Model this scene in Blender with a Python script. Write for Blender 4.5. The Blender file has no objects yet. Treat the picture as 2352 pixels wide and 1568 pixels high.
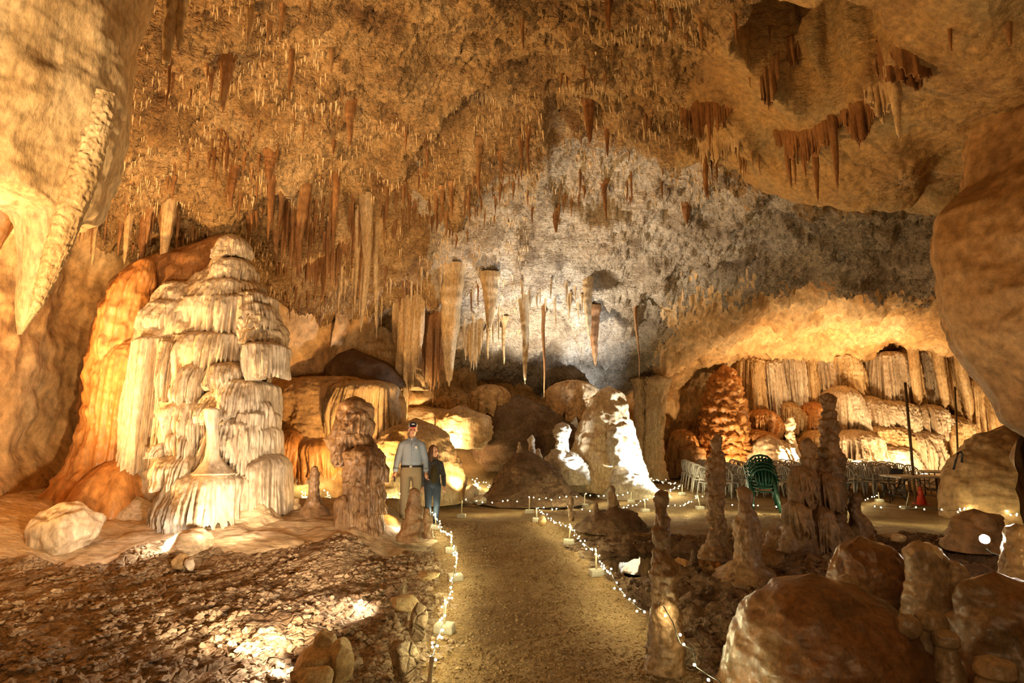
import bpy, bmesh, math, random
import numpy as np
from mathutils import Vector, Matrix
random.seed(7); RS = np.random.RandomState(11)
SC = bpy.context.scene; COL = SC.collection
# ------------------------------------------------------------------ view numbers used to lay the place out
FPX, CAMZ = 1307.0, 1.95
TH = math.atan(201.0/FPX); CT, ST = math.cos(TH), math.sin(TH)
def ray(px, py):
    u = (px-1176.0)/FPX; v = (784.0-py)/FPX
    d = np.array([u, CT - v*ST, ST + v*CT]); return d/d[1]
def at(px, py, Y):
    d = ray(px, py); return np.array([d[0]*Y, Y, CAMZ+d[2]*Y])
def gnd(px, py, z=0.0):
    d = ray(px, py); t = (z-CAMZ)/d[2]; return np.array([d[0]*t, t, z])
def mpp(Y): return Y/FPX*1.0           # metres per pixel at distance Y (about)
# ------------------------------------------------------------------ noise
_P = RS.permutation(256); _P = np.concatenate([_P, _P, _P])
_G = RS.normal(size=(256, 3)); _G /= np.linalg.norm(_G, axis=1)[:, None]
def pn(p):
    p = np.asarray(p, float); sh = p.shape[:-1]; p = p.reshape(-1, 3)
    i = np.floor(p).astype(int); f = p-i; i &= 255
    w = f*f*f*(f*(f*6-15)+10); out = np.zeros(len(p))
    for a in (0, 1):
        for b in (0, 1):
            for c in (0, 1):
                h = _P[_P[_P[(i[:, 0]+a) & 255]+((i[:, 1]+b) & 255)]+((i[:, 2]+c) & 255)] & 255
                g = _G[h]; d = (f[:, 0]-a)*g[:, 0]+(f[:, 1]-b)*g[:, 1]+(f[:, 2]-c)*g[:, 2]
                out += d*(w[:, 0] if a else 1-w[:, 0])*(w[:, 1] if b else 1-w[:, 1])*(w[:, 2] if c else 1-w[:, 2])
    return (out*1.5).reshape(sh)
def fbm(p, o=4, g=0.5):
    p = np.asarray(p, float); s = np.zeros(p.shape[:-1]); a = 1.0
    for k in range(o):
        s += a*pn(p*(2.03**k)+17.3*k); a *= g
    return s
def ridge(p, o=4):
    p = np.asarray(p, float); s = np.zeros(p.shape[:-1]); a = 1.0
    for k in range(o):
        s += a*(1-2*np.abs(pn(p*(2.07**k)+31.7*k))); a *= 0.5
    return s/2
def sst(a, b, x):
    t = np.clip((np.asarray(x, float)-a)/(b-a), 0, 1); return t*t*(3-2*t)
# ------------------------------------------------------------------ mesh + object helpers
def mesh_np(name, V, Fq, mats, midx=None, smooth=True):
    me = bpy.data.meshes.new(name); V = np.asarray(V, np.float32).reshape(-1, 3); Fq = np.asarray(Fq, np.int32)
    k = Fq.shape[1]
    me.vertices.add(len(V)); me.vertices.foreach_set('co', V.ravel())
    me.loops.add(Fq.size); me.loops.foreach_set('vertex_index', Fq.ravel())
    me.polygons.add(len(Fq)); me.polygons.foreach_set('loop_start', np.arange(0, Fq.size, k, dtype=np.int32))
    me.polygons.foreach_set('loop_total', np.full(len(Fq), k, np.int32))
    for m in (mats if isinstance(mats, (list, tuple)) else [mats]): me.materials.append(m)
    if midx is not None: me.polygons.foreach_set('material_index', np.asarray(midx, np.int32))
    me.update(calc_edges=True); me.validate()
    me.polygons.foreach_set('use_smooth', np.full(len(me.polygons), smooth)); me.update()
    return me
def gridF(nu, nv, wrap=False):
    a = np.arange(nu*nv).reshape(nu, nv)
    if wrap: a = np.vstack([a, a[:1]])
    return np.stack([a[:-1, :-1], a[1:, :-1], a[1:, 1:], a[:-1, 1:]], -1).reshape(-1, 4)
def link(name, me, parent=None, loc=None, kind=None):
    o = bpy.data.objects.new(name, me); COL.objects.link(o)
    if parent is not None: o.parent = parent
    if loc is not None: o.location = loc
    if kind: o['kind'] = kind
    return o
def tag(o, label, cat, group=None, kind=None):
    o['label'] = label; o['category'] = cat
    if group: o['group'] = group
    if kind: o['kind'] = kind
    return o
def empty(name, loc, label, cat, group=None, rz=0.0):
    o = bpy.data.objects.new(name, None); COL.objects.link(o); o.location = loc; o.rotation_euler = (0, 0, rz)
    o.empty_display_size = 0.1
    return tag(o, label, cat, group)
class MB:
    """collects polygons of mixed size for ONE mesh object"""
    def __init__(s): s.v = []; s.f = []
    def add(s, V, F):
        b = len(s.v); s.v += [tuple(map(float, p)) for p in V]; s.f += [tuple(int(b+i) for i in q) for q in F]; return s
    def box(s, c, d, rot=None, taper=1.0):
        c = np.array(c, float); d = np.array(d, float)/2
        V = np.array([[x, y, z] for z in (-1, 1) for y in (-1, 1) for x in (-1, 1)], float)
        V[4:, :2] *= taper; V *= d
        if rot is not None: V = V @ np.array(rot).T
        return s.add(V+c, [(0, 2, 3, 1), (4, 5, 7, 6), (0, 1, 5, 4), (1, 3, 7, 5), (3, 2, 6, 7), (2, 0, 4, 6)])
    def tube(s, pts, r, n=8, cap=True, flat=None):
        pts = [np.array(p, float) for p in pts]; m = len(pts)
        rr = r if hasattr(r, '__len__') else [r]*m
        V = []; up = np.array([0, 0, 1.0])
        for i in range(m):
            t = pts[min(i+1, m-1)]-pts[max(i-1, 0)]; t = t/(np.linalg.norm(t)+1e-9)
            ref = up if abs(t[2]) < 0.9 else np.array([1.0, 0, 0])
            a = np.cross(t, ref); a /= np.linalg.norm(a); b = np.cross(a, t)
            for k in range(n):
                w = 2*math.pi*k/n
                V.append(pts[i]+rr[i]*(math.cos(w)*a+(flat or 1.0)*math.sin(w)*b))
        F = [(i*n+k, i*n+(k+1) % n, (i+1)*n+(k+1) % n, (i+1)*n+k) for i in range(m-1) for k in range(n)]
        if cap: F += [tuple(range(n-1, -1, -1)), tuple((m-1)*n+k for k in range(n))]
        return s.add(V, F)
    def mesh(s, name, mat, smooth=True, bevel=None):
        me = bpy.data.meshes.new(name); me.from_pydata(s.v, [], s.f); me.materials.append(mat)
        if bevel:
            bm = bmesh.new(); bm.from_mesh(me)
            bmesh.ops.bevel(bm, geom=list(bm.edges), offset=bevel, segments=2, affect='EDGES', profile=0.6)
            bm.to_mesh(me); bm.free()
        me.polygons.foreach_set('use_smooth', [smooth]*len(me.polygons)); me.update(); return me
    def build(s, name, mat, parent=None, smooth=True, bevel=None, loc=None):
        return link(name, s.mesh(name, mat, smooth, bevel), parent, loc)
def copy_tree(o, parent=None):
    c = o.copy(); COL.objects.link(c)
    if parent is not None: c.parent = parent
    for ch in list(o.children): copy_tree(ch, c)
    return c
# ------------------------------------------------------------------ materials
def N(nt, t, **kw):
    n = nt.nodes.new(t)
    for k, v in kw.items(): setattr(n, k, v)
    return n
def rockmat(name, cols, scale=1.0, stretch=(1, 1, 1), bump=0.5, fine=14.0, dist=0.06, rough=0.75, spots=None, spotamt=0.5, spec=0.35, coat=0.0, streak=0.0, lines=0.0, pits=0.0, coatr=0.25):
    m = bpy.data.materials.new(name); m.use_nodes = True; nt = m.node_tree; L = nt.links.new
    b = nt.nodes['Principled BSDF']
    geo = N(nt, 'ShaderNodeNewGeometry')
    mp = N(nt, 'ShaderNodeMapping'); mp.inputs['Scale'].default_value = [s*scale for s in stretch]
    L(geo.outputs['Position'], mp.inputs['Vector'])
    n1 = N(nt, 'ShaderNodeTexNoise'); n1.inputs['Scale'].default_value = 0.9; n1.inputs['Detail'].default_value = 5; n1.inputs['Roughness'].default_value = 0.62; n1.inputs['Distortion'].default_value = 0.5
    L(mp.outputs[0], n1.inputs['Vector'])
    rp = N(nt, 'ShaderNodeValToRGB'); els = rp.color_ramp.elements
    while len(els) < len(cols): els.new(0.5)
    for i, c in enumerate(cols):
        els[i].position = 0.3+0.4*i/max(1, len(cols)-1); els[i].color = (*c, 1)
    L(n1.outputs['Fac'], rp.inputs['Fac']); colout = rp.outputs['Color']
    n2 = N(nt, 'ShaderNodeTexNoise'); n2.inputs['Scale'].default_value = fine; n2.inputs['Detail'].default_value = 4; n2.inputs['Roughness'].default_value = 0.68
    L(mp.outputs[0], n2.inputs['Vector'])
    mr = N(nt, 'ShaderNodeMapRange'); mr.inputs['From Min'].default_value = 0.3; mr.inputs['From Max'].default_value = 0.7; mr.inputs['To Min'].default_value = 0.55; mr.inputs['To Max'].default_value = 1.28
    L(n2.outputs['Fac'], mr.inputs['Value'])
    mx = N(nt, 'ShaderNodeMix', data_type='RGBA', blend_type='MULTIPLY'); mx.inputs['Factor'].default_value = 1
    L(colout, mx.inputs['A']); L(mr.outputs[0], mx.inputs['B']); colout = mx.outputs['Result']
    if spots:
        n3 = N(nt, 'ShaderNodeTexNoise'); n3.inputs['Scale'].default_value = 2.3; n3.inputs['Detail'].default_value = 5; n3.inputs['Roughness'].default_value = 0.72; n3.inputs['Distortion'].default_value = 0.8
        mp3 = N(nt, 'ShaderNodeMapping'); mp3.inputs['Location'].default_value = (7, 3, 1); mp3.inputs['Scale'].default_value = [s*scale for s in stretch]
        L(geo.outputs['Position'], mp3.inputs['Vector']); L(mp3.outputs[0], n3.inputs['Vector'])
        r3 = N(nt, 'ShaderNodeMapRange'); r3.inputs['From Min'].default_value = 0.54; r3.inputs['From Max'].default_value = 0.72; r3.inputs['To Max'].default_value = spotamt
        L(n3.outputs['Fac'], r3.inputs['Value'])
        m3 = N(nt, 'ShaderNodeMix', data_type='RGBA'); L(r3.outputs[0], m3.inputs['Factor']); L(colout, m3.inputs['A']); m3.inputs['B'].default_value = (*spots, 1); colout = m3.outputs['Result']
    if streak:
        ns = N(nt, 'ShaderNodeTexNoise'); ns.inputs['Scale'].default_value = 1.0; ns.inputs['Detail'].default_value = 3
        ms = N(nt, 'ShaderNodeMapping'); ms.inputs['Scale'].default_value = (9*scale, 9*scale, 0.5*scale); L(geo.outputs['Position'], ms.inputs['Vector']); L(ms.outputs[0], ns.inputs['Vector'])
        rs = N(nt, 'ShaderNodeMapRange'); rs.inputs['From Min'].default_value = 0.35; rs.inputs['From Max'].default_value = 0.65; rs.inputs['To Min'].default_value = 1-streak; rs.inputs['To Max'].default_value = 1+streak*0.3
        L(ns.outputs['Fac'], rs.inputs['Value'])
        mm = N(nt, 'ShaderNodeMix', data_type='RGBA', blend_type='MULTIPLY'); mm.inputs['Factor'].default_value = 1; L(colout, mm.inputs['A']); L(rs.outputs[0], mm.inputs['B']); colout = mm.outputs['Result']
    L(colout, b.inputs['Base Color'])
    b.inputs['Roughness'].default_value = rough; b.inputs['Specular IOR Level'].default_value = spec
    b.inputs['Coat Weight'].default_value = coat; b.inputs['Coat Roughness'].default_value = coatr
    # relief
    ng = N(nt, 'ShaderNodeTexNoise'); ng.inputs['Scale'].default_value = fine*0.35; ng.inputs['Detail'].default_value = 6; ng.inputs['Roughness'].default_value = 0.7
    L(mp.outputs[0], ng.inputs['Vector'])
    ad = N(nt, 'ShaderNodeMath', operation='MULTIPLY_ADD'); ad.inputs[1].default_value = 0.22
    L(n2.outputs['Fac'], ad.inputs[0]); L(ng.outputs['Fac'], ad.inputs[2]); h = ad.outputs[0]
    if lines:
        nl = N(nt, 'ShaderNodeTexNoise'); nl.inputs['Scale'].default_value = 1.0; nl.inputs['Detail'].default_value = 5; nl.inputs['Roughness'].default_value = 0.72
        ml = N(nt, 'ShaderNodeMapping'); ml.inputs['Rotation'].default_value = (0.0, 0.1, 0.25); ml.inputs['Scale'].default_value = (1.0, 3.6, 5.5); L(geo.outputs['Position'], ml.inputs['Vector']); L(ml.outputs[0], nl.inputs['Vector'])
        al = N(nt, 'ShaderNodeMath', operation='MULTIPLY_ADD'); al.inputs[1].default_value = lines; L(nl.outputs['Fac'], al.inputs[0]); L(h, al.inputs[2]); h = al.outputs[0]
    if pits:
        vo = N(nt, 'ShaderNodeTexVoronoi', feature='DISTANCE_TO_EDGE'); vo.inputs['Scale'].default_value = fine*0.55
        L(mp.outputs[0], vo.inputs['Vector'])
        vr = N(nt, 'ShaderNodeMapRange'); vr.inputs['From Max'].default_value = 0.12; L(vo.outputs['Distance'], vr.inputs['Value'])
        av = N(nt, 'ShaderNodeMath', operation='MULTIPLY_ADD'); av.inputs[1].default_value = pits; L(vr.outputs[0], av.inputs[0]); L(h, av.inputs[2]); h = av.outputs[0]
    bp = N(nt, 'ShaderNodeBump'); bp.inputs['Strength'].default_value = bump; bp.inputs['Distance'].default_value = dist
    L(h, bp.inputs['Height']); L(bp.outputs[0], b.inputs['Normal'])
    return m
def plain(name, col, rough=0.6, spec=0.4, metal=0.0, bump=0.0, bscale=60, var=0.0, coat=0.0):
    m = bpy.data.materials.new(name); m.use_nodes = True; nt = m.node_tree; b = nt.nodes['Principled BSDF']
    b.inputs['Base Color'].default_value = (*col, 1); b.inputs['Roughness'].default_value = rough; b.inputs['Specular IOR Level'].default_value = spec; b.inputs['Metallic'].default_value = metal; b.inputs['Coat Weight'].default_value = coat
    if bump or var:
        tc = N(nt, 'ShaderNodeTexCoord'); n = N(nt, 'ShaderNodeTexNoise'); n.inputs['Scale'].default_value = bscale; n.inputs['Detail'].default_value = 6
        nt.links.new(tc.outputs['Object'], n.inputs['Vector'])
        if bump:
            bp = N(nt, 'ShaderNodeBump'); bp.inputs['Strength'].default_value = bump; bp.inputs['Distance'].default_value = 0.01
            nt.links.new(n.outputs['Fac'], bp.inputs['Height']); nt.links.new(bp.outputs[0], b.inputs['Normal'])
        if var:
            rp = N(nt, 'ShaderNodeValToRGB'); rp.color_ramp.elements[0].position = 0.3; rp.color_ramp.elements[1].position = 0.7
            rp.color_ramp.elements[0].color = (*[c*(1-var) for c in col], 1); rp.color_ramp.elements[1].color = (*[min(1, c*(1+var)) for c in col], 1)
            nt.links.new(n.outputs['Fac'], rp.inputs['Fac']); nt.links.new(rp.outputs[0], b.inputs['Base Color'])
    return m
def glow(name, col, s):
    m = bpy.data.materials.new(name); m.use_nodes = True; nt = m.node_tree; b = nt.nodes['Principled BSDF']
    b.inputs['Base Color'].default_value = (0.9, 0.9, 0.85, 1); b.inputs['Emission Color'].default_value = (*col, 1); b.inputs['Emission Strength'].default_value = s
    return m
M = {}
M['ceil'] = rockmat('ceiling limestone', [(0.17, 0.085, 0.032), (0.45, 0.28, 0.12), (0.68, 0.48, 0.26)], 0.8, (1, 1, 1), 1.0, 16, 0.16, 0.62, (0.11, 0.05, 0.02), 0.85, lines=1.2, pits=0.1)
M['ceilpale'] = rockmat('pale bedded limestone', [(0.26, 0.19, 0.12), (0.54, 0.44, 0.32), (0.74, 0.65, 0.52)], 0.8, (1, 1, 1), 1.0, 16, 0.16, 0.65, (0.1, 0.065, 0.04), 0.7, lines=1.5)
M['ceilsmooth'] = rockmat('smooth yellow limestone', [(0.27, 0.15, 0.055), (0.46, 0.285, 0.11), (0.32, 0.25, 0.13)], 0.9, (1, 1, 1), 0.9, 14, 0.08, 0.6, (0.24, 0.17, 0.09), 0.6, lines=0.8)
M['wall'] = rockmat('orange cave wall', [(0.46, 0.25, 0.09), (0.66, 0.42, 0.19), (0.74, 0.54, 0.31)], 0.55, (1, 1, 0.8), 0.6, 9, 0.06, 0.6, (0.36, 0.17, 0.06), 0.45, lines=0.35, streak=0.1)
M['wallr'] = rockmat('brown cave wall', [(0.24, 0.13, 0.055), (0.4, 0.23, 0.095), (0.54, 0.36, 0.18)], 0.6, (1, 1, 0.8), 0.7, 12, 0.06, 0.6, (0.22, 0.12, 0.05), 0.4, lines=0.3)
M['flow'] = rockmat('cream flowstone', [(0.48, 0.37, 0.25), (0.62, 0.51, 0.38), (0.71, 0.62, 0.5)], 1.2, (1, 1, 0.35), 0.55, 14, 0.03, 0.5, (0.5, 0.3, 0.14), 0.35, streak=0.16, spec=0.4)
M['floworange'] = rockmat('orange flowstone', [(0.34, 0.125, 0.035), (0.55, 0.25, 0.07), (0.68, 0.4, 0.17)], 0.8, (1, 1, 0.35), 0.6, 12, 0.04, 0.42, (0.3, 0.11, 0.03), 0.5, streak=0.2, spec=0.5)
M['drip'] = rockmat('brown dripstone', [(0.2, 0.085, 0.03), (0.34, 0.165, 0.062), (0.48, 0.29, 0.13)], 1.5, (1, 1, 0.4), 0.6, 14, 0.03, 0.5, (0.2, 0.09, 0.03), 0.5, streak=0.25, spec=0.45)
M['driptan'] = rockmat('tan dripstone', [(0.5, 0.32, 0.14), (0.66, 0.47, 0.25), (0.76, 0.6, 0.38)], 1.5, (1, 1, 0.4), 0.6, 14, 0.03, 0.5, (0.32, 0.16, 0.06), 0.4, streak=0.2)
M['white'] = rockmat('white calcite', [(0.4, 0.31, 0.2), (0.58, 0.48, 0.34), (0.7, 0.62, 0.5)], 1.4, (1, 1, 0.5), 0.6, 12, 0.04, 0.5, (0.3, 0.22, 0.13), 0.5, streak=0.12)
M['mite'] = rockmat('wet brown stalagmite', [(0.14, 0.072, 0.03), (0.28, 0.155, 0.068), (0.42, 0.27, 0.14)], 2.2, (1, 1, 0.6), 0.8, 13, 0.03, 0.5, (0.13, 0.07, 0.03), 0.6, spec=0.5, coat=0.15, streak=0.15)
M['boulder'] = rockmat('glossy brown boulder', [(0.09, 0.058, 0.03), (0.28, 0.125, 0.042), (0.27, 0.19, 0.1)], 1.8, (1, 1, 0.8), 0.45, 16, 0.03, 0.42, (0.1, 0.07, 0.04), 0.8, spec=0.5, coat=0.4, coatr=0.25)
M['boulderpale'] = rockmat('pale wet boulder', [(0.24, 0.16, 0.085), (0.42, 0.3, 0.17), (0.54, 0.42, 0.27)], 1.8, (1, 1, 0.7), 0.4, 14, 0.03, 0.4, (0.24, 0.15, 0.07), 0.5, spec=0.5, coat=0.35)
M['clay'] = rockmat('cracked clay', [(0.2, 0.125, 0.07), (0.36, 0.25, 0.15), (0.5, 0.38, 0.25)], 1.6, (1, 1, 1), 1.0, 9, 0.09, 0.85, (0.09, 0.05, 0.025), 0.75, spec=0.2, pits=0.25)
M['shelf'] = rockmat('tan flowstone floor', [(0.42, 0.28, 0.15), (0.6, 0.45, 0.28), (0.7, 0.56, 0.4)], 1.0, (0.5, 2.2, 2.2), 0.8, 10, 0.05, 0.7, (0.18, 0.1, 0.045), 0.55, spec=0.3)
M['gravel'] = rockmat('gravel path', [(0.22, 0.13, 0.055), (0.32, 0.205, 0.09), (0.4, 0.28, 0.135)], 1.0, (1, 1, 1), 1.0, 34, 0.03, 0.85, (0.2, 0.12, 0.05), 0.5, spec=0.25, pits=0.12)
M['mud'] = rockmat('dark brown mud', [(0.1, 0.055, 0.026), (0.19, 0.11, 0.055), (0.3, 0.19, 0.1)], 1.6, (1, 1, 1), 1.0, 10, 0.08, 0.7, (0.05, 0.028, 0.014), 0.7, spec=0.4)
M['stone'] = rockmat('loose gravel stone', [(0.18, 0.11, 0.045), (0.33, 0.21, 0.095), (0.48, 0.35, 0.19)], 7.0, (1, 1, 1), 0.5, 6, 0.01, 0.8, None, spec=0.25)
M['clod'] = rockmat('clay clod', [(0.2, 0.12, 0.065), (0.38, 0.27, 0.17), (0.55, 0.43, 0.3)], 3.0, (1, 1, 1), 0.8, 10, 0.02, 0.85, None, spec=0.2)
M['rock'] = rockmat('orange tan rock', [(0.42, 0.25, 0.1), (0.62, 0.44, 0.22), (0.7, 0.54, 0.32)], 2.5, (1, 1, 1), 0.8, 12, 0.03, 0.7, (0.2, 0.11, 0.045), 0.5)
# ================================================================== THE CAVE ITSELF
# ---- ceiling height over the ground plan: thin plate spline through surveyed heights, plus relief
CP = [(-12,-5,6),(0,-5,7),(12,-5,6),(-9,2,6.6),(-4,2,7.6),(0,2,7.9),(4,2,7.2),(8,2,5.8),
 (0,7.3,8.1),(-5,7.3,7.7),(5,7.3,6.9),(-8.5,7,6.6),(7.5,6.5,6.2),
 (-7,10,7.2),(-3.5,10,8.0),(0,10,8.4),(3,10,8.2),(5.5,9.3,6.3),(7.5,9.5,6.2),(10,9,6.0),(-10,10,6.3),
 (-9,13,6.2),(-5.5,13,7.1),(-2,13,7.9),(1,13,8.2),(5,13.3,8.0),(8.5,13,7.4),(12,12,6.6),
 (-9,15,5.7),(-6,15,6.3),(-3,15,7.0),(0,15,7.9),(4,15,7.9),(8,15,7.6),(12,15,7.1),
 (-8,17,5.0),(-4,17,5.9),(0,17,7.1),(4,17,7.3),(8,17,7.0),(13,17,6.4),
 (-6,19,4.4),(-2,19,5.1),(2,19,5.8),(5,19,6.0),(9,19,6.2),(14,19,5.8),(19,18,5.4),
 (-6,21,3.6),(-2,21,3.9),(2,21,4.2),(5,21,4.4),(9,21,5.5),(14,21,5.5),(19,22,5.2),
 (-6,23,3.0),(-2,23,3.1),(2,23,3.3),(6,23,3.9),(10,23.5,5.0),(15,24,5.1),(21,25,4.8),
 (-2,26,2.4),(4,26,2.6),(8,26,3.9),(12,27,4.4),(18,27,4.5),(26,27,4.4),(26,15,5.4),(-14,16,5),(-12,24,3)]
CP = np.array(CP, float)
def _U(r2): return np.where(r2 > 0, 0.5*r2*np.log(np.maximum(r2, 1e-9)), 0)
_n = len(CP); _K = _U(((CP[:, None, :2]-CP[None, :, :2])**2).sum(-1))+0.15*np.eye(_n)
_Pm = np.hstack([np.ones((_n, 1)), CP[:, :2]])
_A = np.block([[_K, _Pm], [_Pm.T, np.zeros((3, 3))]]); _w = np.linalg.solve(_A, np.concatenate([CP[:, 2], np.zeros(3)]))
def tps(x, y):
    s = _w[-3]+_w[-2]*x+_w[-1]*y
    for i in range(_n): s = s+_w[i]*_U((x-CP[i, 0])**2+(y-CP[i, 1])**2)
    return s
# pockets (dark chimneys in the roof): x, y, radius x, radius y, height
HOLES = [(4.25, 7.4, 0.95, 1.05, 2.4), (1.95, 11.3, 0.32, 0.3, 0.9), (3.9, 10.9, 0.9, 0.4, 0.7)]
def ceil_macro(x, y):
    x = np.asarray(x, float); y = np.asarray(y, float)
    p = np.stack([x, y, np.zeros_like(x)], -1)
    z = tps(x, y)
    z = z+0.40*fbm(p/2.6, 3)-0.28*(ridge(p/2.2+12, 2)-0.55)*sst(5, 8, y)
    # bedded lips: roof steps along wandering fronts
    w = fbm(p/3.1+5.0, 2)
    z = z+0.30*sst(-0.1, 0.12, fbm(p/2.2+9, 2))*sst(7, 10, y)
    # the long lip that hangs before the back of the cave (left of centre)
    d = y-(13.9+0.35*w+0.06*(x+3)**2*0.3); m = sst(-7.2, -5.5, x)*(1-sst(-1.6, -0.2, x))
    z = z-m*0.75*np.exp(-(d/0.55)**2)
    # smooth rounded roof bulge on the right, ending in a step before the dark slab
    d2 = y-(11.6+0.25*w-0.12*(x-6)); m2 = sst(2.4, 4.6, x)
    z = z-m2*0.5*(1-sst(-0.05, 0.5, d2))*sst(9.0, 10.6, y)
    # recess behind a wandering lip: the central arch and the shadowed pocket to its right
    yf = np.interp(x, [-2.8, -1.5, -0.5, 0.7, 1.05, 1.5, 4.6], [13.3, 10.9, 10.0, 9.2, 11.6, 12.0, 12.2]); dd = y-yf+0.25*w
    z = z+0.75*sst(-0.05, 0.3, dd)*(1-sst(1.2, 3.6, dd))*sst(-3.4, -2.6, x)*(1-sst(4.4, 5.2, x))
    # diagonal crack across the pale slope in the centre
    q = (x-1.8)*0.80+(y-17.2)*0.60; t = (y-17.2)*0.8-(x-1.8)*0.6
    z = z+0.28*np.exp(-((t+0.25*w)/0.22)**2)*(1-sst(2.2, 3.6, np.abs(q)))
    for hx, hy, rx, ry, hh in HOLES:
        e = np.sqrt(((x-hx)/rx)**2+((y-hy)/ry)**2)+0.25*fbm(p/0.5+3, 2)
        z = z+hh*(1-sst(0.62, 1.05, e))
    return z
def smooth_zone(x, y):          # water-polished roof on the right
    p = np.stack([x, y, np.zeros_like(x)], -1)
    return sst(2.6, 4.0, x+0.9*fbm(p/1.6+2, 2)-0.10*(y-9))*(1-sst(11.4, 11.9, y+0.12*(x-6)))
def ceil_full(x, y):
    z = ceil_macro(x, y); p = np.stack([x, y, z*0.7], -1)
    sm = 1-0.75*smooth_zone(x, y)
    a = fbm(p/0.85+3, 4); rdg = ridge(p*np.array([1.1, 1.9, 1.9])/0.7, 4)
    z = z-sm*(0.18*a+0.15*(rdg-0.5))
    z = z-sm*0.11*(ridge(p/0.27+7, 3)-0.5)-sm*0.05*fbm(p/0.13, 3)
    te = fbm(p*np.array([0.8, 1.2, 1.0])/1.1+40, 3)*3.6
    z = z+sm*0.17*(te-np.floor(te)-0.5)*sst(5, 9, y)          # broken bedding ledges
    return z
def ray_to_ceiling(px, py, Y0=3.0, Y1=30.0):
    Y = np.arange(Y0, Y1, 0.04); d = ray(px, py); X = d[0]*Y; Z = CAMZ+d[2]*Y
    hit = np.nonzero(Z >= ceil_full(X, Y))[0]
    if len(hit) == 0: return at(px, py, 20.0)
    i = hit[0]; return np.array([X[i], Y[i], Z[i]])
def polar(rs, az):
    R, A = np.meshgrid(rs, az, indexing='ij'); return R*np.sin(A), R*np.cos(A)
AZ = np.concatenate([np.linspace(-math.pi, -0.95, 26)[:-1], np.linspace(-0.95, 0.95, 620), np.linspace(0.95, math.pi, 26)[1:]])
def geo(a, b, k): return a*(b/a)**np.linspace(0, 1, k)
rs = np.concatenate([[0.05, 1.2, 2.4, 3.4, 4.2, 4.8], geo(5.2, 34, 420)])
X, Y = polar(rs, AZ); Z = ceil_full(X, Y)
Fc = gridF(*X.shape)
fx, fy = X.ravel()[Fc].mean(1), Y.ravel()[Fc].mean(1)
pj = np.stack([fx, fy, 0*fx], -1)
pale = (fy+1.2*fbm(pj/1.5, 3)+0.9*fbm(pj/0.4+8, 2)+0.8*fbm(pj/0.13+8, 2)+0.25*(fx-2)*(fx < 2) > 13.6) & (fx+1.0*fbm(pj/1.2+4, 3) > -2.4)
smz = smooth_zone(fx, fy) > 0.5
alc = pale & (fx+0.8*fbm(pj/1.1+6, 3)+0.9*fbm(pj/0.16, 2) > 5.6) & (fy+0.9*fbm(pj/0.9+2, 3)+0.8*fbm(pj/0.16+5, 2) > 18.6)          # tan roof over the seats
mi = np.where(smz, 2, np.where(alc, 3, np.where(pale, 1, 0)))
ceiling = link('ceiling', mesh_np('ceiling', np.stack([X, Y, Z], -1), Fc[:, ::-1], [M['ceil'], M['ceilpale'], M['ceilsmooth'], M['wall']], mi), kind='structure')

# ---- ground
def path_mid(y): return 0.52-0.125*(y-4.4)
def floor_macro(x, y):
    x = np.asarray(x, float); y = np.asarray(y, float); p = np.stack([x, y, 0*x], -1)
    w = fbm(p/1.7, 3)
    z = 0.03*w
    sh = sst(7.6, 10.6, y+0.5*w-0.22*(x+4))*(1-sst(-2.6, -1.7, x+0.25*w))            # tan flowstone shelf, left
    z = z+0.42*sh*(1-sst(13, 15, y))
    z = z+0.35*sst(-6.0, -9.5, x)*(1-sst(13, 15, y))
    rg = sst(0.55, 1.3, x-path_mid(y)-0.9+0.2*w)*(1-sst(10.2, 11.4, y+0.4*w))          # rough ground, right
    z = z+rg*(0.10+0.16*fbm(p/0.9+6, 4))
    pd = np.sqrt(((x-2.62)/1.25)**2+((y-8.85)/0.8)**2)
    z = z*sst(0.6, 1.3, pd)-0.20*(1-sst(0.75, 1.3, pd+0.15*w))                                           # hollow with the pool
    bk = sst(17.6, 21.5, y+0.4*w-0.1*(x+1))*(1-sst(3.0, 4.6, x))*sst(-9, -7, x)
    z = z+1.45*bk                                                                      # bank rising at the back
    return z
def clay_zone(x, y):
    p = np.stack([x, y, 0*x], -1); w = fbm(p/0.8, 3)
    return (1-sst(-1.25, -0.75, x-path_mid(y)+0.3*w))*(1-sst(8.6, 9.4, y+0.6*w-0.25*(x+4)))
def path_zone(x, y):
    p = np.stack([x, y, 0*x], -1); w = fbm(p/0.5, 3)
    e = np.abs(x-path_mid(y))-(1.12+0.12*w)
    a = (1-sst(-0.15, 0.15, e)); b = sst(10.4, 10.9, y+0.25*w+0.02*x)*(1-sst(22, 23, y))*sst(-3.4, -2.8, x)
    return np.maximum(a, b)
def floor_full(x, y):
    z = floor_macro(x, y); p = np.stack([x, y, z], -1)
    cz = clay_zone(x, y); pz = path_zone(x, y); ot = np.clip(1-cz-pz, 0, 1)
    far = (1-0.6*sst(9, 16, y))*sst(0.7, 1.35, np.sqrt(((x-2.62)/1.25)**2+((y-8.85)/0.8)**2))
    z = z+cz*(0.055*fbm(p/0.30, 3)+0.05*(ridge(p/0.22+4, 3)-0.5))*far
    z = z+pz*(0.012*fbm(p/0.25, 3)+0.006*fbm(p/0.05, 2)+0.02*fbm(p/0.9, 2))
    rt = sst(0.6, 1.4, x-path_mid(y))
    z = z+ot*far*((0.04+0.06*rt)*fbm(p/0.35+8, 4)+0.03*(ridge(p*np.array([0.6, 2, 1])/0.5, 3)-0.5))
    return z
rs = np.concatenate([[0.05, 1.5, 2.6], geo(3.3, 32, 520)])
X, Y = polar(rs, AZ); Z = floor_full(X, Y)
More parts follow.
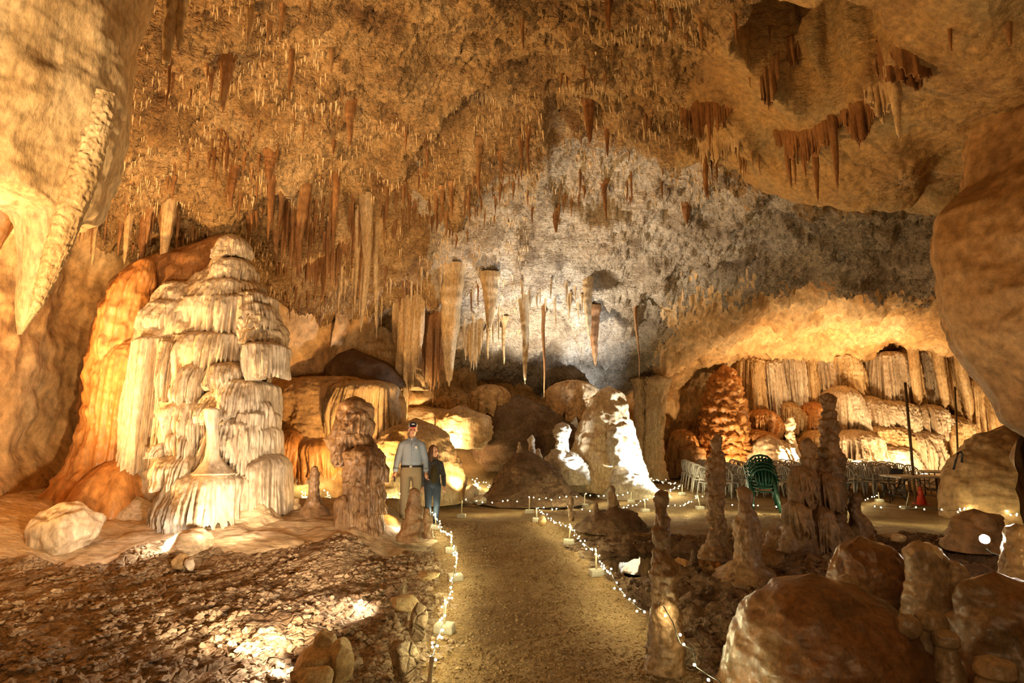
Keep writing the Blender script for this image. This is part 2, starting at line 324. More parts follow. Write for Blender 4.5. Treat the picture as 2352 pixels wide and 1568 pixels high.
Fc = gridF(*X.shape); fx, fy = X.ravel()[Fc].mean(1), Y.ravel()[Fc].mean(1)
cz, pz = clay_zone(fx, fy), path_zone(fx, fy)
pj = np.stack([fx, fy, 0*fx], -1); wj = fbm(pj/0.7, 3)
shelf = (fx-path_mid(fy)+0.3*wj < -0.9) & (fy < 14.5)
back = (fy+0.4*wj > 18.2) & (fx < 3.6)
mi = np.where(pz > 0.5, 0, np.where(cz > 0.5, 1, np.where(shelf, 2, np.where(back, 4, 3))))
floor = link('floor', mesh_np('floor', np.stack([X, Y, Z], -1), Fc, [M['gravel'], M['clay'], M['shelf'], M['mud'], M['wallr']], mi), kind='structure')
def fz(x, y): return float(floor_full(np.array([x]), np.array([y]))[0])
def fzm(x, y): return float(floor_macro(np.array([x]), np.array([y]))[0])
def foot(px, py):                     # where the ray through a ground pixel meets the ground
    z = 0.0
    for _ in range(8):
        g = gnd(px, py, z); z = 0.5*z+0.5*fzm(g[0], g[1])
    return gnd(px, py, z)

# ---- walls: upright sheets along the plan of the chamber, bent in and out by relief
def spline(pts, k):
    P = np.array(pts, float); n = len(P); t = np.linspace(0, n-1, k); i = np.clip(t.astype(int), 0, n-2); f = (t-i)[:, None]
    p0 = P[np.maximum(i-1, 0)]; p1 = P[i]; p2 = P[i+1]; p3 = P[np.minimum(i+2, n-1)]
    return 0.5*((2*p1)+(-p0+p2)*f+(2*p0-5*p1+4*p2-p3)*f*f+(-p0+3*p1-3*p2+p3)*f**3)
def wall(name, plan, k, zr, nz, mat, amp=0.35, lean=None, seed=0, fine=1.0, rib=1.0):
    P = spline(plan, k); T = np.gradient(P, axis=0); T /= np.linalg.norm(T, axis=1)[:, None]
    Nn = np.stack([T[:, 1], -T[:, 0]], -1)                       # to the right of travel = into the room
    z = np.linspace(zr[0], zr[1], nz)
    V = np.zeros((k, nz, 3)); V[..., 0] = P[:, None, 0]; V[..., 1] = P[:, None, 1]; V[..., 2] = z[None]
    q = V+seed
    d = amp*fbm(q/2.3, 3)+0.12*fine*fbm(q*np.array([1, 1, 0.55])/0.6, 4)+0.06*rib*(ridge(q*np.array([2.2, 2.2, 0.35])/1.0, 3)-0.5)+0.05*(ridge(q*np.array([0.7, 0.7, 2.2])/0.8, 3)-0.5)
    if lean is not None: d = d+lean(P[:, None, 0], P[:, None, 1], z[None]+0*P[:, None, 0])
    V[..., 0] += Nn[:, None, 0]*d; V[..., 1] += Nn[:, None, 1]*d
    return link(name, mesh_np(name, V, gridF(k, nz), mat), kind='structure')
# left wall runs from behind the viewer to the back of the tall flowstone tower
wall('wall_left', [(-7.6, -5), (-8.2, 0), (-8.8, 4), (-9.1, 7), (-9.5, 10), (-9.9, 12.2), (-9.6, 14.2), (-8.4, 15.6), (-7.0, 16.6), (-5.6, 17.3), (-4.6, 18.2)], 520, (-0.4, 7.4), 170, M['wall'], 0.45,
     lambda x, y, z: 0.55*np.exp(-((z-0.4)/0.8)**2)+0.10*(z-2.5)*sst(3, 6, z)-0.35*np.exp(-((z-3.6-0.3*np.sin(x*1.3))/0.35)**2)*sst(14.2, 16, y), rib=0.15, fine=0.35)
wall('wall_back', [(-5.6, 17.2), (-4.6, 18.2), (-3.4, 19.6), (-2.0, 21.0), (0, 22.2), (2, 23.2), (4.4, 23.9), (6.4, 24.4), (7.6, 25.6), (9.6, 26.4), (12, 26.7), (15, 26.6), (18, 26.0), (21, 24.6), (23.2, 22)], 560, (-0.4, 5.8), 150, M['wall'], 0.5,
     lambda x, y, z: 0.5*np.exp(-((z-0.2)/0.7)**2)-0.7*np.exp(-((z-1.7)/0.5)**2)*(x < 3)*sst(-4, -2.5, x)+0.5*np.exp(-((z-2.9)/0.4)**2)*(x < 4), seed=7)
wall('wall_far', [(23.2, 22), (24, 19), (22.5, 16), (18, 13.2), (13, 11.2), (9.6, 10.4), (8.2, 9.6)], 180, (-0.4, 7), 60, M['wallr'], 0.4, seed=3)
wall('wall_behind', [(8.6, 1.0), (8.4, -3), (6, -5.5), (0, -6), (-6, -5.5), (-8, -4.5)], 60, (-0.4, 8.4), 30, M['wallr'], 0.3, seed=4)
# right wall: a near buttress whose free edge leans in towards the middle of the cave
EDGE = [(2330, -60), (2285, 100), (2270, 200), (2258, 330), (2252, 410), (2180, 480), (2176, 560), (2194, 650), (2202, 705), (2228, 780), (2262, 830), (2302, 880), (2328, 920), (2345, 965), (2420, 1010), (2520, 1080), (2560, 1200), (2560, 1300)]
EP = np.array([at(px, py, 7.6) for px, py in EDGE]); EP = EP[np.argsort(EP[:, 2])]
nz = 200; zz = np.linspace(-0.3, 7.2, nz); ex = np.interp(zz, EP[:, 2], EP[:, 0])
K = 260; s = np.linspace(0, 1, K)
V = np.zeros((K, nz, 3))
for i, t in enumerate(s):                                  # from behind the edge, round it, then forward past the viewer
    if t < 0.3:
        a = t/0.3; ox, oy = 1.9*(1-a)**1.3, 9.9-2.1*a
    else:
        a = (t-0.3)/0.7; ox, oy = 1.35*a**0.9*(1-0.15*a), 7.8-6.8*a
    k = (1-sst(0.35, 1.0, t)); V[i, :, 0] = (ex*k+(1-k)*6.6)+ox; V[i, :, 1] = oy; V[i, :, 2] = zz
q = V+21; d = (0.12*fbm(q/1.5, 3)+0.06*fbm(q/0.3, 4)+0.07*(ridge(q*np.array([1, 0.8, 1.6])/0.6, 4)-0.5))*(0.35+0.65*sst(0.0, 0.08, np.abs(s-0.3)))[:, None]
V[..., 0] -= d; V[..., 1] -= 0.3*d
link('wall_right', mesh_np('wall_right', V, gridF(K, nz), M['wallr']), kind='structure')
# ================================================================== DRIPSTONE SHAPES
def smooth_rows(rows, n):
    R = np.array(rows, float); t = R[:, 0]; tt = np.linspace(t[0], t[-1], n); out = [tt]
    k = spline(R, 12*len(R)); o = np.argsort(k[:, 0])
    return np.stack([tt, np.interp(tt, k[o, 0], k[o, 1]), np.interp(tt, k[o, 0], k[o, 2])], -1)
def pillar(rows, Y, n=40, nz=60, flute=0.0, fn=5.0, rough=0.05, rs=0.3, depth=1.0, lump=0.0, ring=0.0, rn=6, seed=0, topround=True, sink=0.12):
    """rows of (picture row, left, right) of a standing or hanging body at distance Y -> points, faces, base point"""
    R = smooth_rows(rows, nz); k = []
    for py, xl, xr in R:
        c = at((xl+xr)/2, py, Y); k.append((c[0], c[2], abs(xr-xl)/2*Y/FPX/(CT-(784-py)/FPX*ST)))
    k = np.array(k); up = rows[0][0] < rows[-1][0]
    zc = k[:, 1]; a = np.linspace(0, 2*math.pi, n, endpoint=False)
    A, Zi = np.meshgrid(a, np.arange(nz), indexing='ij')
    cx = k[Zi, 0]; cz = k[Zi, 1]; r = k[Zi, 2]
    e = np.stack([np.cos(A), np.sin(A), 0*A], -1)
    rm = max(k[:, 2].mean(), 1e-3)
    if flute:
        f = pn(np.stack([e[..., 0]*fn+seed, e[..., 1]*fn, cz*0.45/rm*0.3], -1))
        r = r*(1+flute*(1-2.2*np.abs(f)))
    if ring: r = r*(1+ring*np.sin(cz/rm*rn+2.5*pn(np.stack([A*0.7, cz/rm, 0*A+seed], -1))))
    if lump: r = r*(1+lump*fbm(np.stack([e[..., 0]*1.6+seed, e[..., 1]*1.6, cz/rm*0.9], -1), 3))
    V = np.stack([cx+r*e[..., 0], Y+depth*r*e[..., 1], cz], -1)
    nrm = rough*fbm(V/rs+seed, 4)*np.minimum(1, r/ (rm*0.5))
    V[..., 0] += nrm*e[..., 0]; V[..., 1] += nrm*e[..., 1]; V[..., 2] += 0.5*nrm
    F = gridF(n, nz, True)
    b = len(V.reshape(-1, 3)); P = V.reshape(-1, 3)
    # close both ends with a small hub
    top = V[:, 0].mean(0); bot = V[:, -1].mean(0)
    hub = 0.45*k[0, 2]; top[2] += hub if up else -hub*0
    if not up: top[2] = top[2]
    P = np.vstack([P, [top], [bot]])
    t = [(i*nz, b, b, ((i+1) % n)*nz) for i in range(n)]; u = [(i*nz+nz-1, ((i+1) % n)*nz+nz-1, b+1, b+1) for i in range(n)]
    F = [tuple(q) for q in F]+[(p[0], p[1], p[3]) for p in t]+[(p[0], p[1], p[2]) for p in u]
    base = np.array([k[-1, 0], Y, k[-1, 1]])
    return P, F, base
def pmesh(name, P, F, mat, origin):
    me = bpy.data.meshes.new(name); me.from_pydata((P-origin).tolist(), [], F)
    for m in (mat if isinstance(mat, (list, tuple)) else [mat]): me.materials.append(m)
    me.polygons.foreach_set('use_smooth', [True]*len(me.polygons)); me.update(); return me
def stand(name, rows, Y, mat, label, cat, group=None, **kw):
    P, F, b = pillar(rows, Y, **kw); o = link(name, pmesh(name, P, F, mat, b), loc=b); return tag(o, label, cat, group)
def part_pillar(name, rows, Y, mat, root, **kw):
    P, F, b = pillar(rows, Y, **kw); o = link(name, pmesh(name, P, F, mat, np.array(root.location)), root); return o
def lobe(xl, xr, pt, pb, cy, D, fl=0.10, fn=9.0, fringe=0.14, dome=0.36, seed=0, n=110, nz=44, top=0.0, rough=0.02, flare=0.06):
    """a hanging flowstone lobe: rounded top, fluted skirt, ragged hem"""
    yf = cy-D*0.6; r3 = np.random.RandomState(seed+1); lean, slope, yaw = r3.uniform(-0.12, 0.12), r3.uniform(-0.1, 0.1), r3.uniform(-0.3, 0.3)
    c = at((xl+xr)/2, pt, yf); W = (xr-xl)*yf/FPX; H = (pb-pt)*yf/FPX
    ph = np.radians(np.linspace(-112, 112, n)); s = np.linspace(0, 1, nz)
    Ph, S = np.meshgrid(ph, s, indexing='ij')
    t = np.clip(S/0.36, 0, 1)*math.pi/2
    rho = np.where(S < 0.36, top+(0.9-top)*np.sin(t)**1.15, 0.9+flare*np.sin((S-0.36)/0.54*2.2))
    zt = np.where(S < 0.36, dome*(1-np.cos(t)), dome+(1-dome)*np.clip((S-0.36)/0.54, 0, 1))
    cur = sst(0.9, 1.0, S); rho = rho*(1-0.5*cur)
    e = np.stack([np.sin(Ph)*fn+seed*1.7, np.cos(Ph)*fn, S*0.5], -1)
    f = 1-2.4*np.abs(pn(e)); f2 = 1-2*np.abs(pn(e*2.1+9))
    rmp = sst(0.12, 0.6, S)
    rho = rho*(1+1.8*fl*(0.8*f+0.4*f2-0.3)*rmp)
    hem = fringe*(fbm(np.stack([Ph*fn*0.55+seed, 0*Ph, 0*Ph+seed], -1), 3)+0.5*f)
    zt = zt+hem*sst(0.45, 0.9, S)-0.04*cur
    zt = zt+slope*np.sin(Ph)*S
    big = 0.2*fbm(np.stack([np.sin(Ph)*1.3+seed, np.cos(Ph)*1.3, S*1.5], -1), 2); rho = rho*(1+big)
    sx = np.sign(np.sin(Ph))*np.abs(np.sin(Ph))**0.85
    V = np.stack([c[0]+rho*W/2*sx+lean*W*(S-0.4), cy-rho*D*np.cos(Ph+yaw*0.5), c[2]-H*zt], -1)
    V += (rough*fbm(V/0.09+seed, 3))[..., None]*np.stack([0.4*np.sin(Ph), -np.cos(Ph), 0.3+0*Ph], -1)
    return V.reshape(-1, 3), gridF(n, nz)
def add_lobe(root, mat, *a, name='drapery', **kw):
    P, F = lobe(*a, **kw); return link(name, mesh_np(name, P-np.array(root.location), F, mat), root)
def blob(name, c, r, mat, seed=0, amp=0.18, sc=1.0, sub=5, facet=0.0, flat=None, fine=0.02, flute=0.0, sq=1.0):
    """a boulder: a ball pulled about by noise"""
    bm = bmesh.new(); bmesh.ops.create_icosphere(bm, subdivisions=sub, radius=1.0)
    P = np.array([v.co for v in bm.verts]); r = np.array(r, float)
    n = P.copy()
    if sq != 1.0: P = np.sign(P)*np.abs(P)**sq
    k = 1+amp*fbm(P*sc+seed*3.1, 3)
    if facet:
        rs_ = np.random.RandomState(seed+5)
        for _ in range(14):
            d = rs_.normal(size=3); d /= np.linalg.norm(d); h = 0.62+0.25*rs_.rand()
            pr = P@d; ex = np.maximum(pr-h, 0); P = P-facet*ex[:, None]*d
    P = P*k[:, None]
    if flute: P[:, :2] *= (1+flute*(1-2*np.abs(pn(np.stack([n[:, 0]*6+seed, n[:, 1]*6, n[:, 2]*0.8], -1)))) )[:, None]
    P = P*r
    P += n*(fine*fbm((P+np.array(c))/max(0.12, 0.25*r.min())+seed, 4))[:, None]
    if flat is not None: P[:, 2] = np.maximum(P[:, 2], -flat*r[2])
    for v, p in zip(bm.verts, P): v.co = p
    me = bpy.data.meshes.new(name); bm.to_mesh(me); bm.free(); me.materials.append(mat)
    me.polygons.foreach_set('use_smooth', [True]*len(me.polygons)); me.update()
    return me
def rock(name, c, r, mat, label, cat, group=None, rz=0.0, **kw):
    o = link(name, blob(name, c, r, mat, **kw), loc=c); o.rotation_euler[2] = rz; return tag(o, label, cat, group)

# ---------------------------------------------------------------- the tall flowstone tower, left
tower = empty('flowstone_tower', (-6.2, 11.2, 0.35), 'tall cream flowstone tower of stacked draperies with an orange left flank', 'flowstone')
part_pillar('core', [(548, 512, 542), (590, 500, 562), (640, 455, 590), (700, 380, 606), (780, 320, 612), (860, 300, 606), (950, 270, 596), (1050, 260, 594), (1150, 250, 600), (1215, 230, 620)], 11.7, M['flow'], tower, n=80, nz=120, flute=0.05, fn=7, rough=0.10, rs=0.4, depth=0.75)
o = part_pillar('flank', [(600, 318, 350), (640, 280, 352), (700, 245, 345), (780, 222, 335), (860, 208, 332), (950, 200, 335), (1040, 182, 345), (1100, 150, 350), (1170, 95, 350), (1230, 40, 340), (1275, 0, 330)], 11.3, M['floworange'], tower, n=110, nz=170, flute=0.10, fn=4.5, rough=0.07, rs=0.35, depth=0.85, seed=3)
o['label'] = 'orange wet flowstone flank'
o = part_pillar('ridge', [(552, 468, 545), (580, 400, 550), (604, 330, 560), (640, 285, 570), (700, 250, 580), (800, 220, 560), (950, 200, 520), (1100, 170, 500), (1260, 60, 480)], 12.3, M['drip'], tower, n=90, nz=110, flute=0.05, fn=4, rough=0.08, rs=0.4, depth=0.5, seed=13)
o['label'] = 'brown ridge climbing to the spire'
TL = [  # left, right, top, bottom, centre distance, depth, keywords
 (486, 562, 530, 594, 11.55, 0.42, dict(fringe=0.1, dome=0.55, fn=4)), (478, 572, 584, 646, 11.5, 0.5, dict(fn=5, dome=0.4)),
 (420, 596, 630, 716, 11.5, 0.72, dict(fn=8, fringe=0.2)), (395, 594, 668, 772, 11.4, 0.75, dict(fn=9, fl=0.16, fringe=0.12, dome=0.2)),
 (326, 452, 680, 758, 11.35, 0.75, dict(fn=8, fl=0.13, fringe=0.14)), (352, 470, 640, 700, 11.6, 0.6, dict(fn=6)),
 (540, 612, 664, 704, 11.3, 0.6, dict(fn=5, fringe=0.3)), (545, 622, 690, 730, 11.25, 0.65, dict(fn=5, fringe=0.3)), (548, 630, 716, 756, 11.2, 0.68, dict(fn=5, fringe=0.3)), (545, 634, 742, 792, 11.2, 0.7, dict(fn=5, fringe=0.2)),
 (556, 642, 780, 866, 11.05, 0.85, dict(fn=7, fl=0.12, fringe=0.18, dome=0.2)),
 (296, 400, 762, 1085, 11.15, 0.75, dict(fn=7, fl=0.13, fringe=0.03, dome=0.08, nz=90, n=130)),
 (380, 570, 755, 885, 11.25, 0.85, dict(fn=10, fl=0.13, fringe=0.2, dome=0.15)), (366, 428, 772, 912, 11.0, 0.65, dict(fn=5, fl=0.14, dome=0.15)),
 (410, 478, 826, 922, 10.95, 0.78, dict(fn=5, fl=0.13, fringe=0.2)), (474, 560, 824, 894, 10.95, 0.82, dict(fn=6, fl=0.12)),
 (442, 604, 884, 962, 10.95, 0.85, dict(fn=8, fl=0.12)), (500, 604, 866, 950, 10.9, 0.8, dict(fn=6, dome=0.2)),
 (362, 506, 905, 1022, 10.85, 0.95, dict(fn=7, fl=0.10, fringe=0.3, dome=0.42)), (486, 606, 946, 1040, 10.85, 0.88, dict(fn=7, fl=0.12, fringe=0.2)),
 (366, 470, 965, 1050, 10.8, 0.92, dict(fn=7, fl=0.14, fringe=0.2)), (455, 560, 968, 1092, 10.85, 0.88, dict(fn=6, fl=0.15, fringe=0.05, dome=0.1)), (548, 608, 936, 1080, 10.85, 0.75, dict(fn=5, fl=0.12, dome=0.12)),
 (354, 398, 1010, 1048, 10.65, 0.9, dict(fn=3, fringe=0.05, dome=0.45)), (342, 466, 1034, 1116, 10.6, 1.0, dict(fn=6, fl=0.08, fringe=0.08, dome=0.4)),
 (336, 562, 1070, 1200, 10.55, 1.15, dict(fn=8, fl=0.09, fringe=0.15, dome=0.36, n=170, nz=80)),
 (556, 640, 1040, 1185, 10.8, 0.8, dict(fn=4, fl=0.06, fringe=0.05, dome=0.3)),
 (566, 628, 972, 1120, 10.9, 0.6, dict(fn=5, fl=0.10, fringe=0.05, dome=0.2)),
]
for i, (a, b, c, d, e, f, kw) in enumerate(TL):
    kw['fn'] = kw.get('fn', 7)*1.55; kw.setdefault('n', 170); kw.setdefault('nz', 60); add_lobe(tower, M['flow'], a, b, c, d, e, f, seed=i*5+1, **kw)
part_pillar('column', [(940, 470, 502), (1000, 476, 500), (1045, 474, 504), (1068, 464, 518), (1088, 448, 540)], 9.85, M['flow'], tower, n=40, nz=40, flute=0.12, fn=3, rough=0.015)
o = add_lobe(tower, M['floworange'], 110, 352, 1050, 1235, 10.9, 1.1, seed=90, fl=0.03, fn=3, fringe=0.0, dome=0.75, name='mound', n=110, nz=80); o['label'] = 'glossy orange mound at the foot'
o = add_lobe(tower, M['floworange'], 235, 345, 770, 1080, 11.2, 0.55, seed=77, fl=0.08, fn=5, fringe=0.02, dome=0.2, name='curtain', n=100, nz=90); o['label'] = 'orange sheet beside the white curtain'
part_pillar('apron', [(1140, 566, 590), (1165, 535, 622), (1195, 505, 655), (1222, 480, 720)], 10.3, M['shelf'], tower, n=70, nz=40, rough=0.06, rs=0.3, depth=0.7)
part_pillar('apron', [(1150, 290, 340), (1180, 230, 390), (1215, 180, 440)], 10.4, M['flow'], tower, n=60, nz=36, rough=0.05, rs=0.3, depth=0.7)
P1 = foot(115, 1262)
rock('boulder', (P1[0], P1[1]+0.25, P1[2]+0.2), (0.52, 0.42, 0.42), M['flow'], 'big pale rounded boulder at the left foot of the flowstone tower', 'boulder', seed=2, facet=0.5, amp=0.22)
P1 = foot(172, 1222)
rock('boulder', (P1[0], P1[1]+0.15, P1[2]+0.06), (0.24, 0.2, 0.16), M['shelf'], 'small grey boulder just right of the big pale boulder', 'boulder', seed=9, facet=0.5)
P1 = foot(420, 1262)
rock('flowstone_hump', (P1[0], P1[1]+0.2, P1[2]+0.02), (0.34, 0.4, 0.24), M['shelf'], 'low tan hump in the shelf floor below the tower', 'flowstone', seed=14)
P1 = foot(560, 1252)
rock('flowstone_hump', (P1[0], P1[1]+0.2, P1[2]-0.05), (0.85, 0.5, 0.2), M['shelf'], 'long low tan hump right of the lit spot below the tower', 'flowstone', seed=15)

# ---------------------------------------------------------------- near hanging mass, upper left
hm = empty('hanging_mass', (-5.3, 5.4, 7.6), 'huge pale hanging rock mass with a long drapery at the upper left', 'dripstone')
part_pillar('bulge', [(-560, -700, 420), (-300, -640, 330), (-80, -560, 285), (40, -520, 268), (110, -500, 262), (160, -480, 254), (200, -460, 250), (240, -450, 247), (290, -440, 236), (340, -435, 222), (400, -430, 208), (440, -415, 196), (468, -330, 188), (486, -120, 182), (500, 10, 176), (520, 42, 168), (560, 48, 152), (600, 48, 136), (640, 45, 116), (680, 42, 100), (715, 40, 84), (745, 40, 64), (768, 41, 49)], 5.3, M['driptan'], hm, n=220, nz=300, rough=0.05, rs=0.45, depth=0.8, lump=0.03, flute=0.03, fn=3)
o = part_pillar('rim', [(215, 226, 262), (260, 215, 258), (320, 196, 242), (380, 170, 226), (440, 150, 206), (500, 130, 182), (560, 114, 160), (620, 96, 134), (680, 78, 106), (720, 66, 84)], 4.8, M['driptan'], hm, n=90, nz=220, flute=0.03, fn=3, rough=0.011, rs=0.045, depth=1.1, seed=6); o['label'] = 'knobbly popcorn rim'
part_pillar('spike', [(440, -60, 60), (500, -30, 32), (540, -15, 12), (575, -8, -2)], 5.2, M['drip'], hm, n=40, nz=50, flute=0.12, fn=2, rough=0.03)

# ---------------------------------------------------------------- stalagmites and columns that stand alone
sg = empty('stalagmite', tuple(foot(835, 1238)), 'stout knobbly brown double stalagmite left of the two people', 'stalagmite')
part_pillar('shaft', [(915, 800, 830), (932, 782, 850), (965, 777, 856), (990, 764, 852), (1020, 758, 850), (1040, 768, 846), (1060, 782, 840), (1085, 790, 836), (1150, 788, 838), (1240, 782, 845)], 10.6, M['mite'], sg, n=60, nz=110, flute=0.10, fn=3, rough=0.05, rs=0.2, lump=0.14, seed=2)
part_pillar('shaft', [(1028, 815, 850), (1036, 800, 872), (1060, 796, 880), (1110, 800, 876), (1150, 806, 872), (1165, 800, 868), (1200, 798, 866), (1242, 792, 880)], 10.2, M['mite'], sg, n=60, nz=110, flute=0.14, fn=3.5, rough=0.05, rs=0.16, lump=0.08, ring=0.03, seed=5)
part_pillar('foot', [(1140, 778, 800), (1152, 768, 812), (1190, 768, 815), (1242, 772, 830)], 10.0, M['mite'], sg, n=40, nz=50, flute=0.12, fn=3, rough=0.03, seed=8)
for k, (a, b, c, d, cy, D, fn) in enumerate([(758, 858, 982, 1052, 10.5, 0.36, 6), (772, 850, 935, 992, 10.5, 0.32, 3), (796, 884, 1026, 1098, 10.15, 0.34, 5), (798, 876, 1090, 1168, 10.15, 0.32, 6), (794, 872, 1158, 1242, 10.15, 0.36, 7), (766, 812, 1138, 1240, 9.95, 0.2, 4)]):
    add_lobe(sg, M['mite'], a, b, c, d, cy, D, seed=400+k, fn=fn, fl=0.14, fringe=0.25, dome=0.45, rough=0.03)
stand('stalagmite', [(1072, 716, 730), (1090, 712, 734), (1130, 710, 734), (1152, 704, 738), (1175, 692, 752), (1215, 680, 772)], 10.6, M['mite'], 'slim brown stalagmite on a round mound left of the stout double one', 'stalagmite', n=44, nz=60, flute=0.08, fn=3, rough=0.03, rs=0.15)
stand('stalagmite', [(1145, 669, 686), (1165, 664, 690), (1178, 666, 690), (1205, 655, 700)], 11.2, M['driptan'], 'short brightly lit stalagmite stub beside the tower foot', 'stalagmite', n=36, nz=40, rough=0.03, rs=0.12, ring=0.05)
stand('stalagmite', [(1124, 944, 962), (1140, 938, 968), (1165, 934, 970), (1200, 926, 974), (1240, 910, 985)], 9.9, M['mite'], 'squat tan stalagmite in front of the man', 'stalagmite', n=44, nz=60, rough=0.04, rs=0.18, ring=0.03)
stand('stalagmite', [(1168, 976, 988), (1190, 974, 990), (1235, 972, 996)], 9.7, M['mite'], 'thin dark stalagmite stub by the woman and the string lights', 'stalagmite', n=30, nz=40, flute=0.1, fn=3, rough=0.03, rs=0.1)
stand('dome_stalagmite', [(972, 925, 985), (982, 898, 1010), (1005, 872, 1030), (1050, 850, 1050), (1100, 838, 1064), (1150, 828, 1070)], 15.3, M['driptan'], 'big dome stalagmite right behind the two people', 'stalagmite', n=80, nz=90, flute=0.04, fn=3, rough=0.06, rs=0.3, depth=0.9)
stand('flowstone_mound', [(1040, 1190, 1225), (1052, 1170, 1248), (1080, 1146, 1280), (1110, 1130, 1302), (1135, 1112, 1330), (1150, 1085, 1360)], 15.8, M['mud'], 'dark rounded mound in front of the white mushroom stalagmite', 'flowstone', n=70, nz=70, rough=0.07, rs=0.4, depth=0.9)
ms = empty('mushroom_stalagmite', tuple(foot(1300, 1112)), 'glowing white mushroom shaped stalagmite on a white mound', 'stalagmite')
part_pillar('cap', [(973, 1283, 1300), (978, 1274, 1309), (990, 1271, 1312), (1003, 1273, 1306), (1012, 1278, 1302), (1020, 1275, 1300), (1030, 1276, 1298), (1045, 1278, 1302)], 16.9, M['white'], ms, n=40, nz=50, rough=0.04, rs=0.15, lump=0.1)
part_pillar('mound', [(1034, 1268, 1312), (1045, 1262, 1325), (1060, 1252, 1340), (1085, 1246, 1350), (1110, 1240, 1356)], 17.0, M['white'], ms, n=70, nz=60, flute=0.09, fn=4, rough=0.07, rs=0.2, depth=0.8)
part_pillar('stem', [(985, 1300, 1308), (1010, 1299, 1306), (1045, 1297, 1308)], 16.85, M['white'], ms, n=16, nz=20, rough=0.01)
wc = empty('cone_stalagmite', tuple(foot(1410, 1128)), 'tall broad cone stalagmite brown on the left and floodlit white on the right', 'stalagmite')
part_pillar('cone', [(893, 1380, 1412), (904, 1368, 1428), (930, 1352, 1440), (980, 1332, 1452), (1040, 1314, 1466), (1090, 1305, 1482), (1125, 1300, 1500)], 17.9, M['driptan'], wc, n=100, nz=110, flute=0.04, fn=3, rough=0.12, rs=0.5, depth=0.85, lump=0.05)
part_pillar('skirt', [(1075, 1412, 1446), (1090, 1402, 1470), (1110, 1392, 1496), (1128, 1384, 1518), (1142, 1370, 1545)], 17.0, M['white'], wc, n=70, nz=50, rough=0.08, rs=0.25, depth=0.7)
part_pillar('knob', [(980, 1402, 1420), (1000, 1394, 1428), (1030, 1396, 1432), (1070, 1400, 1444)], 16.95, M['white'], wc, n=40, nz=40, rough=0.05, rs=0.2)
for (r, Y, lab) in [([(999, 1219, 1225), (1010, 1213, 1229), (1022, 1215, 1228), (1045, 1213, 1230)], 16.6, 'small white stalagmite standing on the dark mound'),
                    ([(1031, 1233, 1240), (1042, 1230, 1244), (1062, 1228, 1247)], 16.4, 'tiny pale stalagmite stub right of the small white one'),
                    ([(1016, 1190, 1196), (1030, 1188, 1199), (1050, 1187, 1201)], 16.9, 'small dull tan stalagmite left of the small white one'),
                    ([(1138, 1309, 1315), (1155, 1306, 1317), (1195, 1305, 1319)], 11.8, 'small dark stalagmite among the string lights right of the path'),
                    ([(1116, 1402, 1409), (1135, 1398, 1416), (1150, 1396, 1420), (1195, 1392, 1426)], 11.6, 'bent dark stalagmite on the low dark mound right of the path'),
                    ([(1154, 1364, 1372), (1175, 1360, 1378), (1200, 1356, 1384)], 11.5, 'stumpy dark stalagmite left of the bent one')]:
    stand('stalagmite', r, Y, M['white'] if Y > 16.3 and 'white' in lab else M['mite'], lab, 'stalagmite', n=30, nz=40, rough=0.03, rs=0.12, lump=0.12, seed=int(r[0][1]))
stand('flowstone_mound', [(1170, 1395, 1430), (1180, 1365, 1455), (1195, 1345, 1475), (1215, 1320, 1490)], 11.4, M['mud'], 'low dark mound under the bent stalagmite right of the path', 'flowstone', n=60, nz=40, rough=0.06, rs=0.25)
# right foreground stalagmites
stand('stalagmite', [(1126, 1510, 1527), (1133, 1505, 1533), (1160, 1505, 1534), (1205, 1505, 1534), (1216, 1499, 1536), (1240, 1499, 1538), (1258, 1506, 1538), (1275, 1501, 1541), (1300, 1496, 1556), (1318, 1490, 1562), (1330, 1497, 1556), (1350, 1500, 1552), (1400, 1498, 1562), (1470, 1490, 1566), (1538, 1480, 1570)], 4.75, M['mite'],
      'tall totem shaped stalagmite beside the path at the right', 'stalagmite', n=64, nz=170, flute=0.05, fn=3, rough=0.022, rs=0.08, lump=0.05, seed=3)
stand('stalagmite', [(998, 1640, 1652), (1012, 1636, 1656), (1040, 1634, 1660), (1060, 1624, 1664), (1078, 1622, 1664), (1110, 1624, 1664), (1160, 1626, 1662), (1220, 1626, 1662), (1250, 1622, 1668), (1280, 1600, 1690)], 8.6, M['mite'],
      'tall slim dark stalagmite in front of the chairs, left of the green stack', 'stalagmite', n=50, nz=120, flute=0.08, fn=3, rough=0.05, rs=0.12, ring=0.04, rn=4, lump=0.1, seed=6)
stand('stalagmite', [(1118, 1696, 1714), (1128, 1693, 1722), (1170, 1694, 1730), (1210, 1690, 1742), (1250, 1692, 1746), (1285, 1690, 1748), (1310, 1660, 1765), (1345, 1625, 1790), (1400, 1596, 1812)], 7.4, M['mite'],
      'medium stalagmite on a dark cone mound in front of the green chairs', 'stalagmite', n=64, nz=110, flute=0.08, fn=3, rough=0.04, rs=0.14, seed=9)
tw = empty('stalagmite', tuple(foot(1860, 1268)), 'tallest twin spired stalagmite cluster in front of the chair block', 'stalagmite')
part_pillar('spire', [(905, 1896, 1912), (918, 1890, 1917), (960, 1889, 1918), (1000, 1888, 1922), (1040, 1884, 1930), (1075, 1878, 1936), (1110, 1872, 1936), (1150, 1872, 1938), (1200, 1868, 1940), (1265, 1850, 1955)], 9.0, M['mite'], tw, n=56, nz=130, flute=0.07, fn=3, rough=0.055, rs=0.12, ring=0.05, rn=4, lump=0.06)
